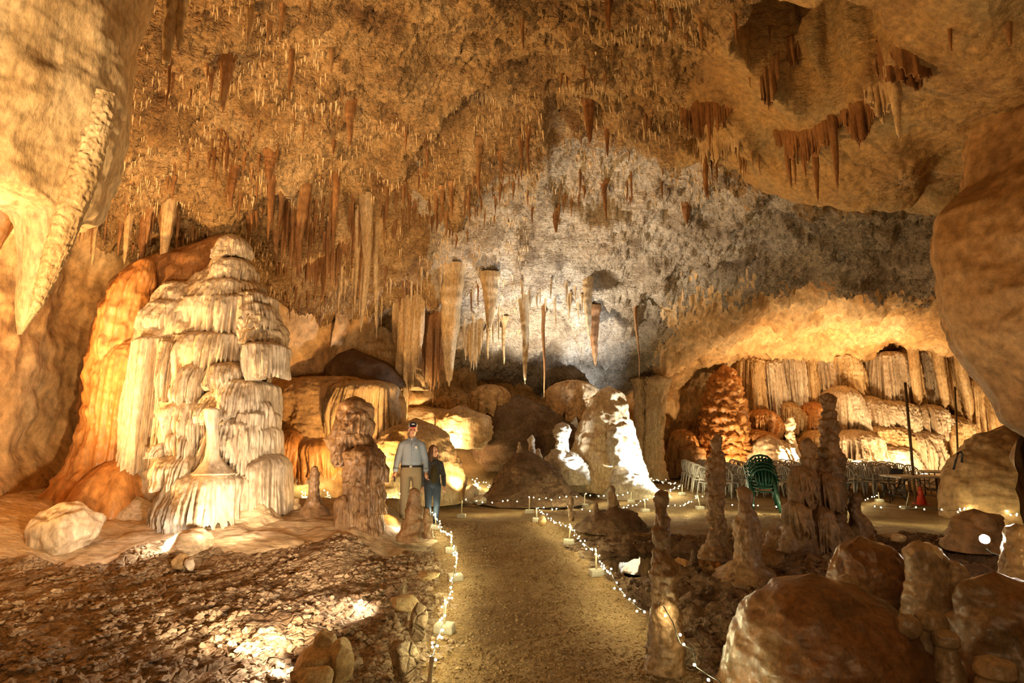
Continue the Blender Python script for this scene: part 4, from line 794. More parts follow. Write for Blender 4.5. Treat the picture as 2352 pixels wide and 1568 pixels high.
stand('boulder', [(742, 745, 775), (755, 728, 795), (790, 706, 800), (830, 692, 790), (872, 684, 780)], 18.0, M['wall'], 'tall leaning boulder on the ledge right of the tower', 'boulder', n=60, nz=50, rough=0.08, rs=0.4, depth=0.7, seed=3)
stand('boulder', [(750, 835, 880), (765, 812, 905), (800, 790, 935), (850, 780, 965), (895, 770, 985)], 18.6, M['driptan'], 'pale rubble mound on the ledge behind the dark domed boulder', 'boulder', n=60, nz=50, rough=0.12, rs=0.35, depth=0.7, seed=5)
stand('boulder', [(935, 900, 990), (950, 890, 1070), (985, 885, 1110), (1010, 880, 1130)], 19.5, M['driptan'], 'rounded orange ledge above the dome stalagmite', 'ledge', n=70, nz=40, rough=0.1, rs=0.4, depth=0.6, seed=6)
stand('ledge', [(948, 1015, 1100), (958, 1005, 1126), (985, 1003, 1132), (1008, 1010, 1126), (1030, 1020, 1110)], 18.3, M['driptan'], 'brightly lit rounded ledge right of the dome stalagmite', 'ledge', n=60, nz=40, rough=0.09, rs=0.25, depth=0.6, seed=7)
stand('rock_mass', [(925, 1150, 1230), (945, 1115, 1275), (980, 1095, 1320), (1030, 1085, 1350), (1080, 1080, 1370)], 20.2, M['mud'], 'dark brown rock mass behind the mushroom stalagmite', 'rock', n=70, nz=50, rough=0.14, rs=0.5, depth=0.5, seed=8)
for (a, b, c, d, Y, D, lab) in [(920, 1095, 885, 960, 20.4, 0.9, 'bulging orange wall lobe above the lit ledge'), (1250, 1390, 870, 960, 20.8, 0.8, 'small lit hollow lobe left of the cone stalagmite'), (1060, 1180, 880, 950, 20.6, 0.9, 'dark smooth wall lobe above the dark rock mass')]:
    P, F = lobe(a, b, c, d, Y, D, seed=a, fn=7, fl=0.10, fringe=0.25, dome=0.4, rough=0.1); o0 = P.mean(0)
    tag(link('flowstone_lobe', mesh_np('flowstone_lobe', P-o0, F, M['wall']), loc=o0), lab, 'flowstone')
# tan columns in the middle distance
stand("flowstone_shaft", [(872, 1478, 1540), (890, 1482, 1534), (930, 1484, 1526), (1000, 1482, 1524), (1050, 1478, 1524), (1100, 1465, 1535)], 21.6, M['driptan'], 'thick tan column joining roof and floor left of the chairs', 'column', n=50, nz=80, flute=0.10, fn=3, rough=0.07, rs=0.3)
stand("flowstone_shaft", [(872, 1450, 1490), (900, 1456, 1484), (980, 1460, 1486), (1050, 1462, 1492), (1100, 1450, 1502)], 21.9, M['driptan'], 'thinner tan column just left of the thick one', 'column', n=40, nz=80, flute=0.12, fn=3, rough=0.06, rs=0.3, seed=3)
# orange cone and the flowstone wall behind the chairs
stand('cone_stalagmite', [(842, 1652, 1672), (856, 1640, 1688), (880, 1630, 1698), (920, 1620, 1708), (970, 1613, 1718), (1020, 1610, 1722), (1075, 1602, 1735)], 23.6, M['floworange'], 'big shaggy orange cone stalagmite at the left of the lit back wall', 'stalagmite', n=90, nz=120, rough=0.16, rs=0.22, ring=0.03, rn=14, lump=0.05)
fw = empty('flowstone_cascade', tuple(at(1960, 1062, 25.0)), 'brightly lit wall of flowstone draperies and mounds behind the white chairs', 'flowstone')
BL = [
 (1700, 1765, 815, 985, 25.4, 0.9, 'driptan', 6), (1748, 1806, 822, 975, 25.3, 0.9, 'flow', 6), (1792, 1852, 812, 960, 25.3, 1.0, 'flow', 6), (1834, 1894, 815, 940, 25.2, 0.9, 'driptan', 7),
 (1720, 1800, 938, 1000, 24.6, 1.0, 'floworange', 8), (1790, 1850, 920, 990, 24.8, 1.0, 'driptan', 6), (1838, 1905, 920, 1015, 24.5, 1.1, 'floworange', 9),
 (1864, 1936, 808, 930, 25.2, 1.0, 'flow', 8), (1900, 1990, 882, 1000, 24.2, 1.2, 'flow', 9), (1900, 1990, 812, 900, 25.0, 1.1, 'driptan', 8), (1975, 2040, 905, 1000, 24.2, 1.2, 'flow', 7),
 (2008, 2088, 806, 930, 24.6, 1.1, 'flow', 6), (2010, 2100, 915, 990, 24.0, 1.2, 'flow', 8), (2070, 2112, 800, 940, 24.8, 0.9, 'driptan', 5), (2094, 2154, 800, 930, 25.0, 0.9, 'flow', 6),
 (2100, 2180, 925, 1000, 24.0, 1.2, 'flow', 7), (2148, 2198, 805, 940, 24.8, 1.0, 'driptan', 6), (2178, 2240, 805, 980, 24.6, 1.0, 'driptan', 7), (2150, 2240, 950, 1060, 23.8, 1.2, 'driptan', 9),
 (2230, 2340, 855, 1030, 23.8, 1.4, 'driptan', 7), (2080, 2170, 985, 1075, 23.4, 1.2, 'flow', 6), (1985, 2090, 975, 1030, 23.6, 1.2, 'driptan', 9),
 (1920, 2045, 985, 1080, 23.2, 1.5, 'flow', 9), (1990, 2110, 1022, 1085, 22.8, 1.2, 'flow', 6), (1850, 1925, 985, 1070, 23.6, 1.1, 'driptan', 7), (1715, 1800, 985, 1080, 23.8, 1.1, 'floworange', 6), (1750, 1850, 1010, 1085, 23.2, 1.2, 'flow', 5),
 (1540, 1610, 985, 1085, 23.8, 1.0, 'floworange', 5),
]
for i, (a, b, c, d, Y, D, mt, fn) in enumerate(BL):
    add_lobe(fw, M[mt], a, b, c, d, Y, D, seed=200+3*i, fn=fn*1.2, fl=0.17, fringe=0.22, dome=0.12 if c < 825 else 0.3, top=0.5 if c < 825 else 0.0, n=100, nz=60, rough=0.07)
stand('stalagmite', [(958, 1808, 1820), (975, 1805, 1824), (1000, 1806, 1822), (1035, 1800, 1832)], 22.6, M['white'], 'knobbly pale stalagmite in the bright spot behind the chairs', 'stalagmite', n=30, nz=40, rough=0.08, rs=0.2, ring=0.06)
stand('stalagmite', [(1002, 1755, 1775), (1015, 1740, 1790), (1040, 1725, 1800), (1075, 1700, 1815)], 22.6, M['flow'], 'ribbed pale mound left of the bright spot behind the chairs', 'stalagmite', n=50, nz=40, flute=0.1, fn=4, rough=0.06, rs=0.2)
stand('boulder', [(1024, 1575, 1600), (1032, 1560, 1615), (1060, 1555, 1625), (1085, 1552, 1630)], 22.6, M['drip'], 'round brown boulder behind the leftmost chairs', 'boulder', n=40, nz=30, rough=0.08, rs=0.25)
# hanging columns over the lit wall
for px, a, b, w, lab in ((2098, 820, 930, 22, 'fluted hanging column above the left pole'), (2160, 850, 935, 24, 'short brown hanging column above the flowstone wall'), (2212, 850, 960, 26, 'brown hanging column next to the right wall')):
    c = at(px, a, 23.4); t = at(px, b, 23.4); top = float(ceil_full(c[0:1], c[1:2])[0])
    me = tite_mesh('stalactite', px, n=20, nz=40, L=top+0.1-t[2], R=w/2*23.4/FPX, mat=M['driptan'], flute=0.16, power=0.4, blunt=0.5)
    tag(link('stalactite', me, loc=(c[0], c[1], top+0.1)), lab, 'stalactite')
# ================================================================== CHAIRS, TABLES, POSTS, LIGHT STRINGS
M['chair'] = plain('white plastic', (0.46, 0.43, 0.39), 0.35, 0.5)
M['green'] = plain('green plastic', (0.006, 0.06, 0.04), 0.25, 0.6, coat=0.3)
M['tabletop'] = plain('grey table top', (0.52, 0.48, 0.42), 0.5)
M['blackmetal'] = plain('black metal', (0.02, 0.02, 0.02), 0.4, 0.5)
M['polewood'] = plain('brown pole', (0.16, 0.1, 0.05), 0.5, bump=0.2)
M['postwood'] = plain('pale post', (0.62, 0.53, 0.36), 0.6, bump=0.2, var=0.12)
M['concrete'] = plain('cast concrete', (0.48, 0.44, 0.35), 0.85, bump=0.5, var=0.18)
M['cone'] = plain('red cone plastic', (0.62, 0.06, 0.03), 0.45)
M['cord'] = plain('dark cord', (0.03, 0.03, 0.02), 0.6)
M['bulb'] = glow('lit bulb', (1.0, 0.90, 0.48), 430.0)
M['lens'] = glow('lamp lens', (1.0, 0.86, 0.66), 160.0)
def chair_proto(name, mat):
    root = bpy.data.objects.new(name, None); COL.objects.link(root); root.empty_display_size = 0.1
    s = MB()                                             # dished seat, front towards +x
    nx, ny = 9, 9; V = []
    for zoff in (0, -0.025):
        for i in range(nx):
            for j in range(ny):
                a, b = i/(nx-1)*2-1, j/(ny-1)*2-1; w = 0.225-0.02*a*-1
                V.append((0.24*a, w*b, 0.42-0.02*(1-b*b)*(1-a*a)+0.02*max(0, a)**2*-0.6+0.015*b*b+zoff))
    n = nx*ny; F = []
    for i in range(nx-1):
        for j in range(ny-1):
            q = (i*ny+j, (i+1)*ny+j, (i+1)*ny+j+1, i*ny+j+1); F += [q, tuple(n+k for k in q[::-1])]
    rim = [j for j in range(ny)]+[i*ny+ny-1 for i in range(1, nx)]+[(nx-1)*ny+j for j in range(ny-2, -1, -1)]+[i*ny for i in range(nx-2, 0, -1)]
    F += [(rim[k], rim[(k+1) % len(rim)], n+rim[(k+1) % len(rim)], n+rim[k]) for k in range(len(rim))]
    s.add(V, F).build('seat', mat, root)
    b = MB(); pts = []
    def bp(y, z): return (-0.21-0.20*(z-0.42)+0.05*(y/0.22)**2-0.0, y, z)
    arch = [bp(-0.2, 0.42), bp(-0.225, 0.55), bp(-0.23, 0.66), bp(-0.2, 0.77), bp(-0.12, 0.845), bp(0, 0.87), bp(0.12, 0.845), bp(0.2, 0.77), bp(0.23, 0.66), bp(0.225, 0.55), bp(0.2, 0.42)]
    b.tube(arch, 0.024, 6)
    b.tube([bp(-0.2, 0.5), bp(0, 0.495), bp(0.2, 0.5)], 0.022, 6)
    for y in (-0.15, -0.09, -0.03, 0.03, 0.09, 0.15):
        zt = 0.85-abs(y)**2*3.2
        b.tube([bp(y*0.75, 0.49), bp(y*0.95, 0.62), bp(y*1.05, zt)], 0.019, 4, flat=0.45)
    b.build('backrest', mat, root)
    for sd in (-1, 1):
        m = MB(); m.tube([(-0.235, sd*0.235, 0.62), (-0.1, sd*0.275, 0.655), (0.12, sd*0.28, 0.65), (0.22, sd*0.27, 0.61), (0.24, sd*0.25, 0.44)], 0.026, 6, flat=0.55); m.build('armrest', mat, root)
        for (x0, x1) in ((0.21, 0.27), (-0.21, -0.29)):
            m = MB(); m.tube([(x0, sd*0.215, 0.43), (x0+(x1-x0)*0.4, sd*0.23, 0.26), (x1, sd*0.25, 0.0)], [0.045, 0.03, 0.02], 6, flat=0.6); m.build('leg', mat, root)
    return root
pw_ = chair_proto('plastic_armchair', M['chair']); used = False
ORD = ['first', 'second', 'third', 'fourth', 'fifth', 'sixth', 'seventh', 'eighth', 'ninth', 'tenth', 'eleventh', 'twelfth', 'thirteenth', 'fourteenth']
CH = []
for i in range(12):                        # file nearest the columns first
    for j in range(7):
        x = 5.75+0.60*i+0.10*j+RS.uniform(-0.03, 0.03); y = 17.0+0.62*j+0.03*i+RS.uniform(-0.03, 0.03)
        if i > 9 and j < 1: continue
        CH.append((x, y, math.radians(28+RS.uniform(-5, 5)), i))
for x, y, r, i in CH:
    o = pw_ if not used else copy_tree(pw_); used = True
    o.location = (x, y, fz(x, y)+0.004); o.rotation_euler[2] = r
    tag(o, 'white plastic armchair in the %s file of the chair block counted from the tan columns' % ORD[i], 'chair', 'white armchairs, %s file from the columns' % ORD[i])
g = foot(1766, 1176); gp = chair_proto('plastic_armchair', M['green'])
GL = ['green plastic armchair at the bottom of the stack, standing on the gravel', 'green plastic armchair second from the bottom of the stack', 'green plastic armchair in the middle of the stack', 'green plastic armchair second from the top of the stack', 'green plastic armchair on top of the stack']
for k in range(5):
    o = gp if k == 0 else copy_tree(gp)
    o.location = (g[0]-0.012*k, g[1]+0.2+0.01*k, fz(g[0], g[1]+0.2)+0.004+0.08*k); o.rotation_euler[2] = math.radians(72); o.scale = (1.2, 1.2, 1.15); tag(o, GL[k], 'chair', 'stack of green armchairs')
def folding_table(x, y, rz, L, W, lab):
    t = empty('folding_table', (x, y, fz(x, y)+0.002), lab, 'table', 'folding tables', rz)
    MB().box((0, 0, 0.715), (L, W, 0.045)).build('tabletop', M['tabletop'], t, False, 0.012)
    for sx in (-1, 1):
        for sy in (-1, 1):
            m = MB(); m.tube([(sx*L*0.36, sy*W*0.36, 0.69), (sx*L*0.36, sy*W*0.40, 0)], 0.014, 6); m.build('leg', M['blackmetal'], t)
        m = MB(); m.tube([(sx*L*0.36, -W*0.39, 0.22), (sx*L*0.36, W*0.39, 0.22)], 0.01, 6); m.build('crossbar', M['blackmetal'], t)
        m = MB(); m.tube([(sx*L*0.05, 0, 0.69), (sx*L*0.2, 0, 0.55), (sx*L*0.3, 0, 0.42), (sx*L*0.36, 0, 0.36)], 0.01, 6); m.build('brace', M['blackmetal'], t)
        m = MB(); m.tube([(sx*L*0.36, -W*0.38, 0.36), (sx*L*0.36, W*0.38, 0.36)], 0.01, 6); m.build('crossbar', M['blackmetal'], t)
p = at(2118, 1098, 14.9); folding_table(p[0]+0.05, p[1]+0.45, math.radians(4), 1.22, 0.76, 'grey folding table with black legs at the right of the chairs')
p = at(2190, 1080, 16.6); folding_table(p[0]+0.1, p[1]+0.3, math.radians(-8), 1.5, 0.76, 'second folding table partly hidden behind the dark right rock')
fc = empty('folding_chair', (0, 0, 0), 'dark metal folding chair standing at the left of the folding table', 'chair'); p = foot(2062, 1150); fc.location = (p[0], p[1]+0.2, fz(p[0], p[1]+0.2)+0.003); fc.rotation_euler[2] = math.radians(10)
for sy in (-0.2, 0.2):
    m = MB(); m.tube([(-0.22, sy, 0), (0.16, sy, 0.62), (0.22, sy, 0.84)], 0.013, 6); m.build('frame', M['blackmetal'], fc)
    m = MB(); m.tube([(0.24, sy*0.9, 0), (-0.14, sy*0.9, 0.46)], 0.013, 6); m.build('leg', M['blackmetal'], fc)
MB().box((-0.02, 0, 0.45), (0.38, 0.38, 0.025)).build('seat', M['blackmetal'], fc, False, 0.008)
MB().box((0.2, 0, 0.76), (0.03, 0.4, 0.18)).build('backrest', M['blackmetal'], fc, False, 0.008)
p = foot(2117, 1158); cn = empty('traffic_cone', (p[0], p[1], fz(p[0], p[1])+0.002), 'red traffic cone standing under the front edge of the folding table', 'cone')
m = MB(); m.tube([(0, 0, 0.02), (0, 0, 0.44), (0, 0, 0.46)], [0.12, 0.03, 0.02], 20); m.build('cone', M['cone'], cn)
MB().box((0, 0, 0.012), (0.3, 0.3, 0.024)).build('base', M['cone'], cn, False, 0.006)
a, b = at(2100, 1122, 15.4), at(2079, 878, 15.6); a[2] = fz(a[0], a[1]); m = MB(); m.tube([(0, 0, 0), tuple(b-a)], 0.035, 10)
tag(m.build('pole', M['polewood'], loc=tuple(a)), 'tall thin brown pole leaning left before the lit flowstone wall', 'pole')
a, b = at(2201, 1100, 19.0), at(2193, 888, 19.1); a[2] = fz(a[0], a[1]); m = MB(); m.tube([(0, 0, 0), tuple(b-a)], 0.03, 10)
tag(m.build('pole', M['polewood'], loc=tuple(a)), 'second thin brown pole next to the right rock', 'pole')
a = at(2196, 1066, 8.3); m = MB(); q = [at(2190, 1078, 8.3), at(2196, 1056, 8.3), at(2201, 1040, 8.3), at(2207, 1037, 8.3), at(2210, 1044, 8.3), at(2209, 1062, 8.3)]
m.tube([tuple(k-a) for k in q], 0.014, 8); tag(m.build('handrail', M['blackmetal'], loc=tuple(a)), 'end of a bent black handrail above the dark right rock', 'handrail')
a = at(2170, 1088, 20.5); m = MB(); m.box((0, 0, 0.2), (5.0, 2.6, 0.4)); tag(m.build('stage', M['tabletop'], loc=(a[0]+1.2, a[1], fz(a[0]+1.2, a[1])-0.02), smooth=False, bevel=0.02), 'low pale lit stage at the far right behind the chairs', 'stage')
# posts: foot column, foot row, top column, top row
PO = [(1020, 1452, 1024, 1376, 'post nearest the camera upright on the left edge of the path'), (1046, 1330, 1049, 1266, 'second post from the camera on the left edge of the path'), (1036, 1270, 1037, 1222, 'third post from the camera on the left edge of the path'), (1001, 1214, 1000, 1178, 'post by the feet of the woman'),
      (1370, 1320, 1369, 1264, 'nearest post on the right edge of the path'), (1307, 1248, 1311, 1206, 'second post on the right edge of the path'), (1233, 1200, 1232, 1164, 'post where the right light string begins'),
      (1060, 1187, 1061, 1148, 'post on a wide block at the head of the path, left'), (1216, 1177, 1216, 1143, 'post in front of the dark mound'), (1343, 1163, 1343, 1134, 'post before the mushroom stalagmite'), (1450, 1153, 1450, 1129, 'post before the cone stalagmite'),
      (1482, 1174, 1481, 1146, 'post left of the totem stalagmite top'), (1608, 1169, 1602, 1136, 'leaning post on a pale block before the chairs'), (2020, 1153, 2017, 1130, 'post in front of the chair block at the right'), (2082, 1168, 2088, 1130, 'leaning post before the traffic cone'), (2250, 1176, 2249, 1150, 'post before the dark right rock'),
      (1567, 1138, 1567, 1112, 'post at the end of the left chairs'), (1092, 1117, 1092, 1103, 'small post behind the dome stalagmite'), (752, 1148, 752, 1128, 'post behind the slim stalagmite, right one'), (701, 1146, 701, 1126, 'post behind the slim stalagmite, left one')]
PT = []
for (bx, by, tx, ty, lab) in PO:
    f = foot(bx, by); z0 = fz(f[0], f[1]); t = at(tx, ty, f[1]); h = max(0.2, t[2]-z0)
    e = empty('light_post', (f[0], f[1], z0), 'short pale '+lab, 'post', 'light posts', RS.uniform(-0.3, 0.3))
    MB().box((0, 0, 0.035), (0.20, 0.16, 0.09), taper=0.92).build('block', M['concrete'], e, True, 0.02)
    dx = t[0]-f[0]; c, s = math.cos(-e.rotation_euler[2]), math.sin(-e.rotation_euler[2]); m = MB(); m.tube([(0, 0, 0.06), (dx*c, dx*s, h)], 0.013, 8); m.build('stake', M['postwood'], e)
    PT.append(np.array([t[0], f[1], z0+h]))
f = at(979, 1600, 4.3); t = at(992, 1508, 4.3); z0 = fz(f[0], f[1])
e = empty('light_post', (f[0], f[1], z0), 'leaning pale post at the bottom edge left of the path', 'post', 'posts of the light strings')
m = MB(); m.tube([(0, 0, -0.05), tuple(t-np.array([f[0], f[1], z0]))], 0.016, 8); m.build('stake', M['postwood'], e); PN = t
bulb_me = MB(); bm = bmesh.new(); bmesh.ops.create_icosphere(bm, subdivisions=1, radius=0.0095); bulb_mesh = bpy.data.meshes.new('bulb'); bm.to_mesh(bulb_mesh); bm.free(); bulb_mesh.materials.append(M['bulb'])
bulb_mesh.polygons.foreach_set('use_smooth', [True]*len(bulb_mesh.polygons))
def light_string(anch, lab, sp, sag=0.1, jit=0.03, big=1.0):
    A = [np.array(a, float) for a in anch]; pts = []
    for a, b in zip(A[:-1], A[1:]):
        n = max(4, int(np.linalg.norm(b-a)/0.08)); s = sag*min(1.5, np.linalg.norm(b-a))
        for k in range(n):
            u = k/n; q = a+(b-a)*u; q = q+np.array([0, 0, -4*s*u*(1-u)]); q[2] = max(q[2], fz(q[0], q[1])+0.03); pts.append(q)
    pts.append(A[-1]); pts = np.array(pts); o0 = pts[0].copy()
    root = empty('light_string', tuple(o0), lab, 'string lights')
    m = MB(); m.tube([tuple(q-o0) for q in pts], 0.004, 5); m.build('cord', M['cord'], root)
    d = np.concatenate([[0], np.cumsum(np.linalg.norm(np.diff(pts, axis=0), axis=1))]); k = min(98, int(d[-1]/sp))
    for i in range(k):
        s = (i+0.5)/k*d[-1]+RS.uniform(-0.3, 0.3)*sp; q = np.array([np.interp(s, d, pts[:, c]) for c in range(3)])+np.array([RS.uniform(-jit, jit), RS.uniform(-jit, jit), RS.uniform(-jit, jit)-0.005])
        q[2] = max(q[2], fz(q[0], q[1])+0.025)
        o = bpy.data.objects.new('bulb', bulb_mesh); COL.objects.link(o); o.parent = root; o.location = q-o0; o.scale = (big,)*3
light_string([PN, at(1002, 1470, 4.75), PT[0]], 'light string from the leaning bottom post to the nearest upright left post', 0.10, 0.06)
light_string([PT[0], PT[1], PT[2], PT[3], at(985, 1172, 11.6)], 'light string along the left edge of the path', 0.14, 0.10)
light_string([PT[6], PT[5], PT[4], at(1402, 1310, 6.6), at(1440, 1368, 5.75), at(1482, 1402, 5.25)], 'light string along the right edge of the path down to the totem stalagmite', 0.13, 0.05)
light_string([at(1524, 1392, 4.62), at(1545, 1428, 4.5), at(1563, 1478, 4.35), at(1592, 1492, 4.25), at(1600, 1532, 4.1), at(1650, 1562, 3.95), at(1700, 1610, 3.8)], 'light string sagging in front of the round grey rock at the bottom right', 0.15, 0.02)
light_string([PT[7], PT[8], PT[9], PT[10]], 'far light string passing in front of the dark mound', 0.21, 0.04, big=1.2)
light_string([PT[6], at(1300, 1163, 12.2), at(1400, 1166, 12.4), PT[11], at(1560, 1160, 13.2), PT[12]], 'light string crossing behind the low dark mound right of the path', 0.2, 0.05, big=1.1)
light_string([PT[12], at(1700, 1158, 13.6), at(1800, 1158, 13.6), at(1925, 1160, 13.6), PT[13]+np.array([0, 0, -0.05])], 'light string passing in front of the green chair stack', 0.26, 0.05, big=1.1)
light_string([at(1925, 1153, 12.6), at(1982, 1160, 12.4), at(2045, 1162, 12.2), at(2120, 1166, 12.0), at(2200, 1172, 11.6), PT[15], at(2340, 1182, 11.2), at(2400, 1190, 11)], 'light string running to the right edge in front of the tables', 0.24, 0.03, big=1.15)
light_string([at(655, 1140, 15.6), PT[19], PT[18], at(800, 1140, 15.4)], 'light string behind the slim stalagmite at the left', 0.13, 0.14, 0.07, big=1.2)
light_string([at(868, 1138, 14.0), at(920, 1134, 13.9), at(958, 1168, 12.6)], 'light string glowing behind the man', 0.16, 0.06, 0.05, big=1.15)
light_string([at(1072, 1110, 18.0), PT[17], at(1128, 1106, 18.0)], 'small tangle of lights right of the dome stalagmite', 0.07, 0.2, 0.1, big=1.3)
light_string([at(1482, 1096, 19.4), at(1530, 1104, 18.2), PT[16], at(1520, 1126, 16.2), at(1500, 1140, 15.6)], 'light string turning around by the first chairs', 0.13, 0.04, 0.05, big=1.2)
# the flood lamps that can be seen
def flood(name, p, aim, lab, r=0.07):
    e = empty('flood_lamp', tuple(p), lab, 'lamp'); d = (Vector(aim)-Vector(p)).normalized(); e.rotation_euler = d.to_track_quat('Z', 'Y').to_euler()
    m = MB(); m.tube([(0, 0, -0.10), (0, 0, -0.07), (0, 0, -0.02), (0, 0, 0.03)], [r*0.35, r*0.5, r*0.95, r*1.05], 20, cap=False); m.tube([(0, 0, -0.105), (0, 0, -0.095)], [r*0.35, r*0.35], 12); m.build('housing', M['blackmetal'], e)
    m = MB(); m.tube([(0, 0, 0.0), (0, 0, 0.012)], [r*0.92, r*0.9], 20); m.build('lens', M['lens'], e)
    return e
LB = at(2262, 1238, 6.3); flood('flood_lamp', LB, (2.6, 3.6, 1.4), 'bare blazing flood lamp among the boulders at the right', 0.045)
m = MB(); m.tube([(0, 0, -0.10), (0.06, 0.03, -0.14), (0.22, 0.05, -0.19), (0.3, 0.02, -0.2), (0.33, -0.05, -0.45)], 0.008, 6); tag(m.build('cable', M['cord'], loc=tuple(LB)), 'cable looping from the bare flood lamp over the stalagmite at the right edge', 'cable')
q = foot(934, 1226); q[2] = fz(q[0], q[1])+0.09; flood('flood_lamp', q, (-3.6, 10.4, 1.6), 'small flood lamp lying in front of the squat tan stalagmite', 0.08)
m = MB(); m.tube([(0, 0, 0.02), (0.16, -0.05, 0.02)], 0.012, 8); q = foot(432, 1312); q[2] = fz(q[0], q[1])
tag(m.build('tube', M['white'], loc=tuple(q)), 'short white tube lying on the clay below the lit rock', 'tube')
# ================================================================== LOOSE GROUND COVER (nobody could count it)
def scatter(name, n, fx, lab, cat, mat, smin, smax, seed, flat=0.7, big=2.5):
    rs_ = np.random.RandomState(seed); bm = bmesh.new(); bmesh.ops.create_icosphere(bm, subdivisions=1, radius=1); B = np.array([v.co for v in bm.verts]); Fb = np.array([[v.index for v in f.verts] for f in bm.faces]); bm.free()
    x, y = fx(rs_, n); k = len(x); s = smin+(smax-smin)*rs_.rand(k)**big
    z = floor_full(x, y); rot = rs_.rand(k)*6.28; jit = 1+0.33*rs_.randn(k, len(B), 3); sc = np.stack([1+0.4*rs_.rand(k), 1+0*s, flat+0.3*rs_.rand(k)], -1)
    P = B[None]*jit*sc[:, None]*s[:, None, None]; c, sn = np.cos(rot)[:, None], np.sin(rot)[:, None]
    P = np.stack([P[..., 0]*c-P[..., 1]*sn, P[..., 0]*sn+P[..., 1]*c, P[..., 2]], -1)+np.stack([x, y, z+s*0.15], -1)[:, None]
    Fq = (Fb[None]+(np.arange(k)*len(B))[:, None, None]).reshape(-1, 3)
    return tag(link(name, mesh_np(name, P, Fq, mat, smooth=False)), lab, cat, kind='stuff')
def f_path(rs_, n):
    y = 3.6+9*rs_.rand(n)**1.7; x = path_mid(y)+(rs_.rand(n)*2-1)*1.7; k = path_zone(x, y) > 0.5; return x[k], y[k]
def f_clay(rs_, n):
    y = 3.6+6*rs_.rand(n)**1.4; x = -7.5+8*rs_.rand(n); p = np.stack([x, y, 0*x], -1)
    k = (clay_zone(x, y) > 0.5) & (fbm(p/0.7+2, 3) > -0.15) & (np.abs(x) < y*0.95); return x[k], y[k]
def f_mud(rs_, n):
    y = 3.6+7.5*rs_.rand(n)**1.3; x = path_mid(y)+0.9+6.5*rs_.rand(n); k = (path_zone(x, y) < 0.5) & (x < y*0.95) & ((((x-2.62)/1.4)**2+((y-8.85)/0.92)**2) > 1); return x[k], y[k]
scatter('gravel', 26000, f_path, 'small tan gravel of the path between the light strings', 'gravel', M['stone'], 0.004, 0.016, 1)
scatter('clay_clods', 20000, f_clay, 'broken grey brown clay clods left of the path', 'clay', M['clod'], 0.006, 0.045, 2, 0.5, 2.2)
scatter('rubble', 9000, f_mud, 'dark brown mud rubble right of the path', 'rubble', M['mud'], 0.006, 0.05, 3, 0.6, 2.4)
# ================================================================== THE TWO PEOPLE
M['skin'] = plain('skin', (0.62, 0.36, 0.24), 0.5, 0.4); M['shirt'] = plain('grey blue shirt', (0.27, 0.33, 0.43), 0.8, 0.2, bump=0.25, bscale=18)
M['khaki'] = plain('khaki cloth', (0.26, 0.21, 0.135), 0.85, 0.2, bump=0.25, bscale=14); M['jeans'] = plain('blue denim', (0.06, 0.085, 0.14), 0.85, 0.2, bump=0.2, bscale=30, var=0.25)
M['denimjacket'] = plain('dark grey denim', (0.06, 0.062, 0.07), 0.85, 0.2, bump=0.25, bscale=22, var=0.3); M['olive'] = plain('olive top', (0.07, 0.055, 0.025), 0.85)
M['hairbrown'] = plain('brown hair', (0.09, 0.04, 0.018), 0.5, 0.4, bump=0.6, bscale=50, var=0.3); M['hairgrey'] = plain('grey hair', (0.36, 0.33, 0.3), 0.6)
M['capnavy'] = plain('navy cap', (0.03, 0.035, 0.09), 0.7); M['capgrey'] = plain('grey mesh cap', (0.42, 0.42, 0.42), 0.8); M['redtrim'] = plain('red trim', (0.5, 0.03, 0.03), 0.6)
M['leather'] = plain('dark leather', (0.02, 0.014, 0.01), 0.45); M['eye'] = plain('dark eye', (0.015, 0.01, 0.01), 0.2); M['lip'] = plain('lip', (0.45, 0.17, 0.14), 0.5); M['white2'] = plain('white cloth', (0.75, 0.75, 0.75), 0.8)
def capsule(mb, p, r, n=14):
    P = [np.array(q, float) for q in p]; r = list(r)
    d0 = P[0]-P[1]; d0 /= np.linalg.norm(d0); d1 = P[-1]-P[-2]; d1 /= np.linalg.norm(d1)
    Q = [P[0]+d0*r[0]*0.95, P[0]+d0*r[0]*0.6]+P+[P[-1]+d1*r[-1]*0.6, P[-1]+d1*r[-1]*0.95]; R = [r[0]*0.2, r[0]*0.75]+r+[r[-1]*0.75, r[-1]*0.2]
    mb.tube([tuple(q) for q in Q], R, n); return mb
def ball(mb, c, r, n=18, m=12):
    r = np.array(r, float)*np.ones(3); V = [(c[0], c[1], c[2]+r[2])]; F = []
    for i in range(1, m):
        for k in range(n):
            a, b = math.pi*i/m, 2*math.pi*k/n; V.append((c[0]+r[0]*math.sin(a)*math.cos(b), c[1]+r[1]*math.sin(a)*math.sin(b), c[2]+r[2]*math.cos(a)))
    V.append((c[0], c[1], c[2]-r[2])); e = len(V)-1
    F += [(0, 1+k, 1+(k+1) % n) for k in range(n)]+[(e, e-n+(k+1) % n, e-n+k) for k in range(n)]
    F += [(1+(i-1)*n+k, 1+i*n+k, 1+i*n+(k+1) % n, 1+(i-1)*n+(k+1) % n) for i in range(1, m-1) for k in range(n)]
    mb.add(V, F); return mb
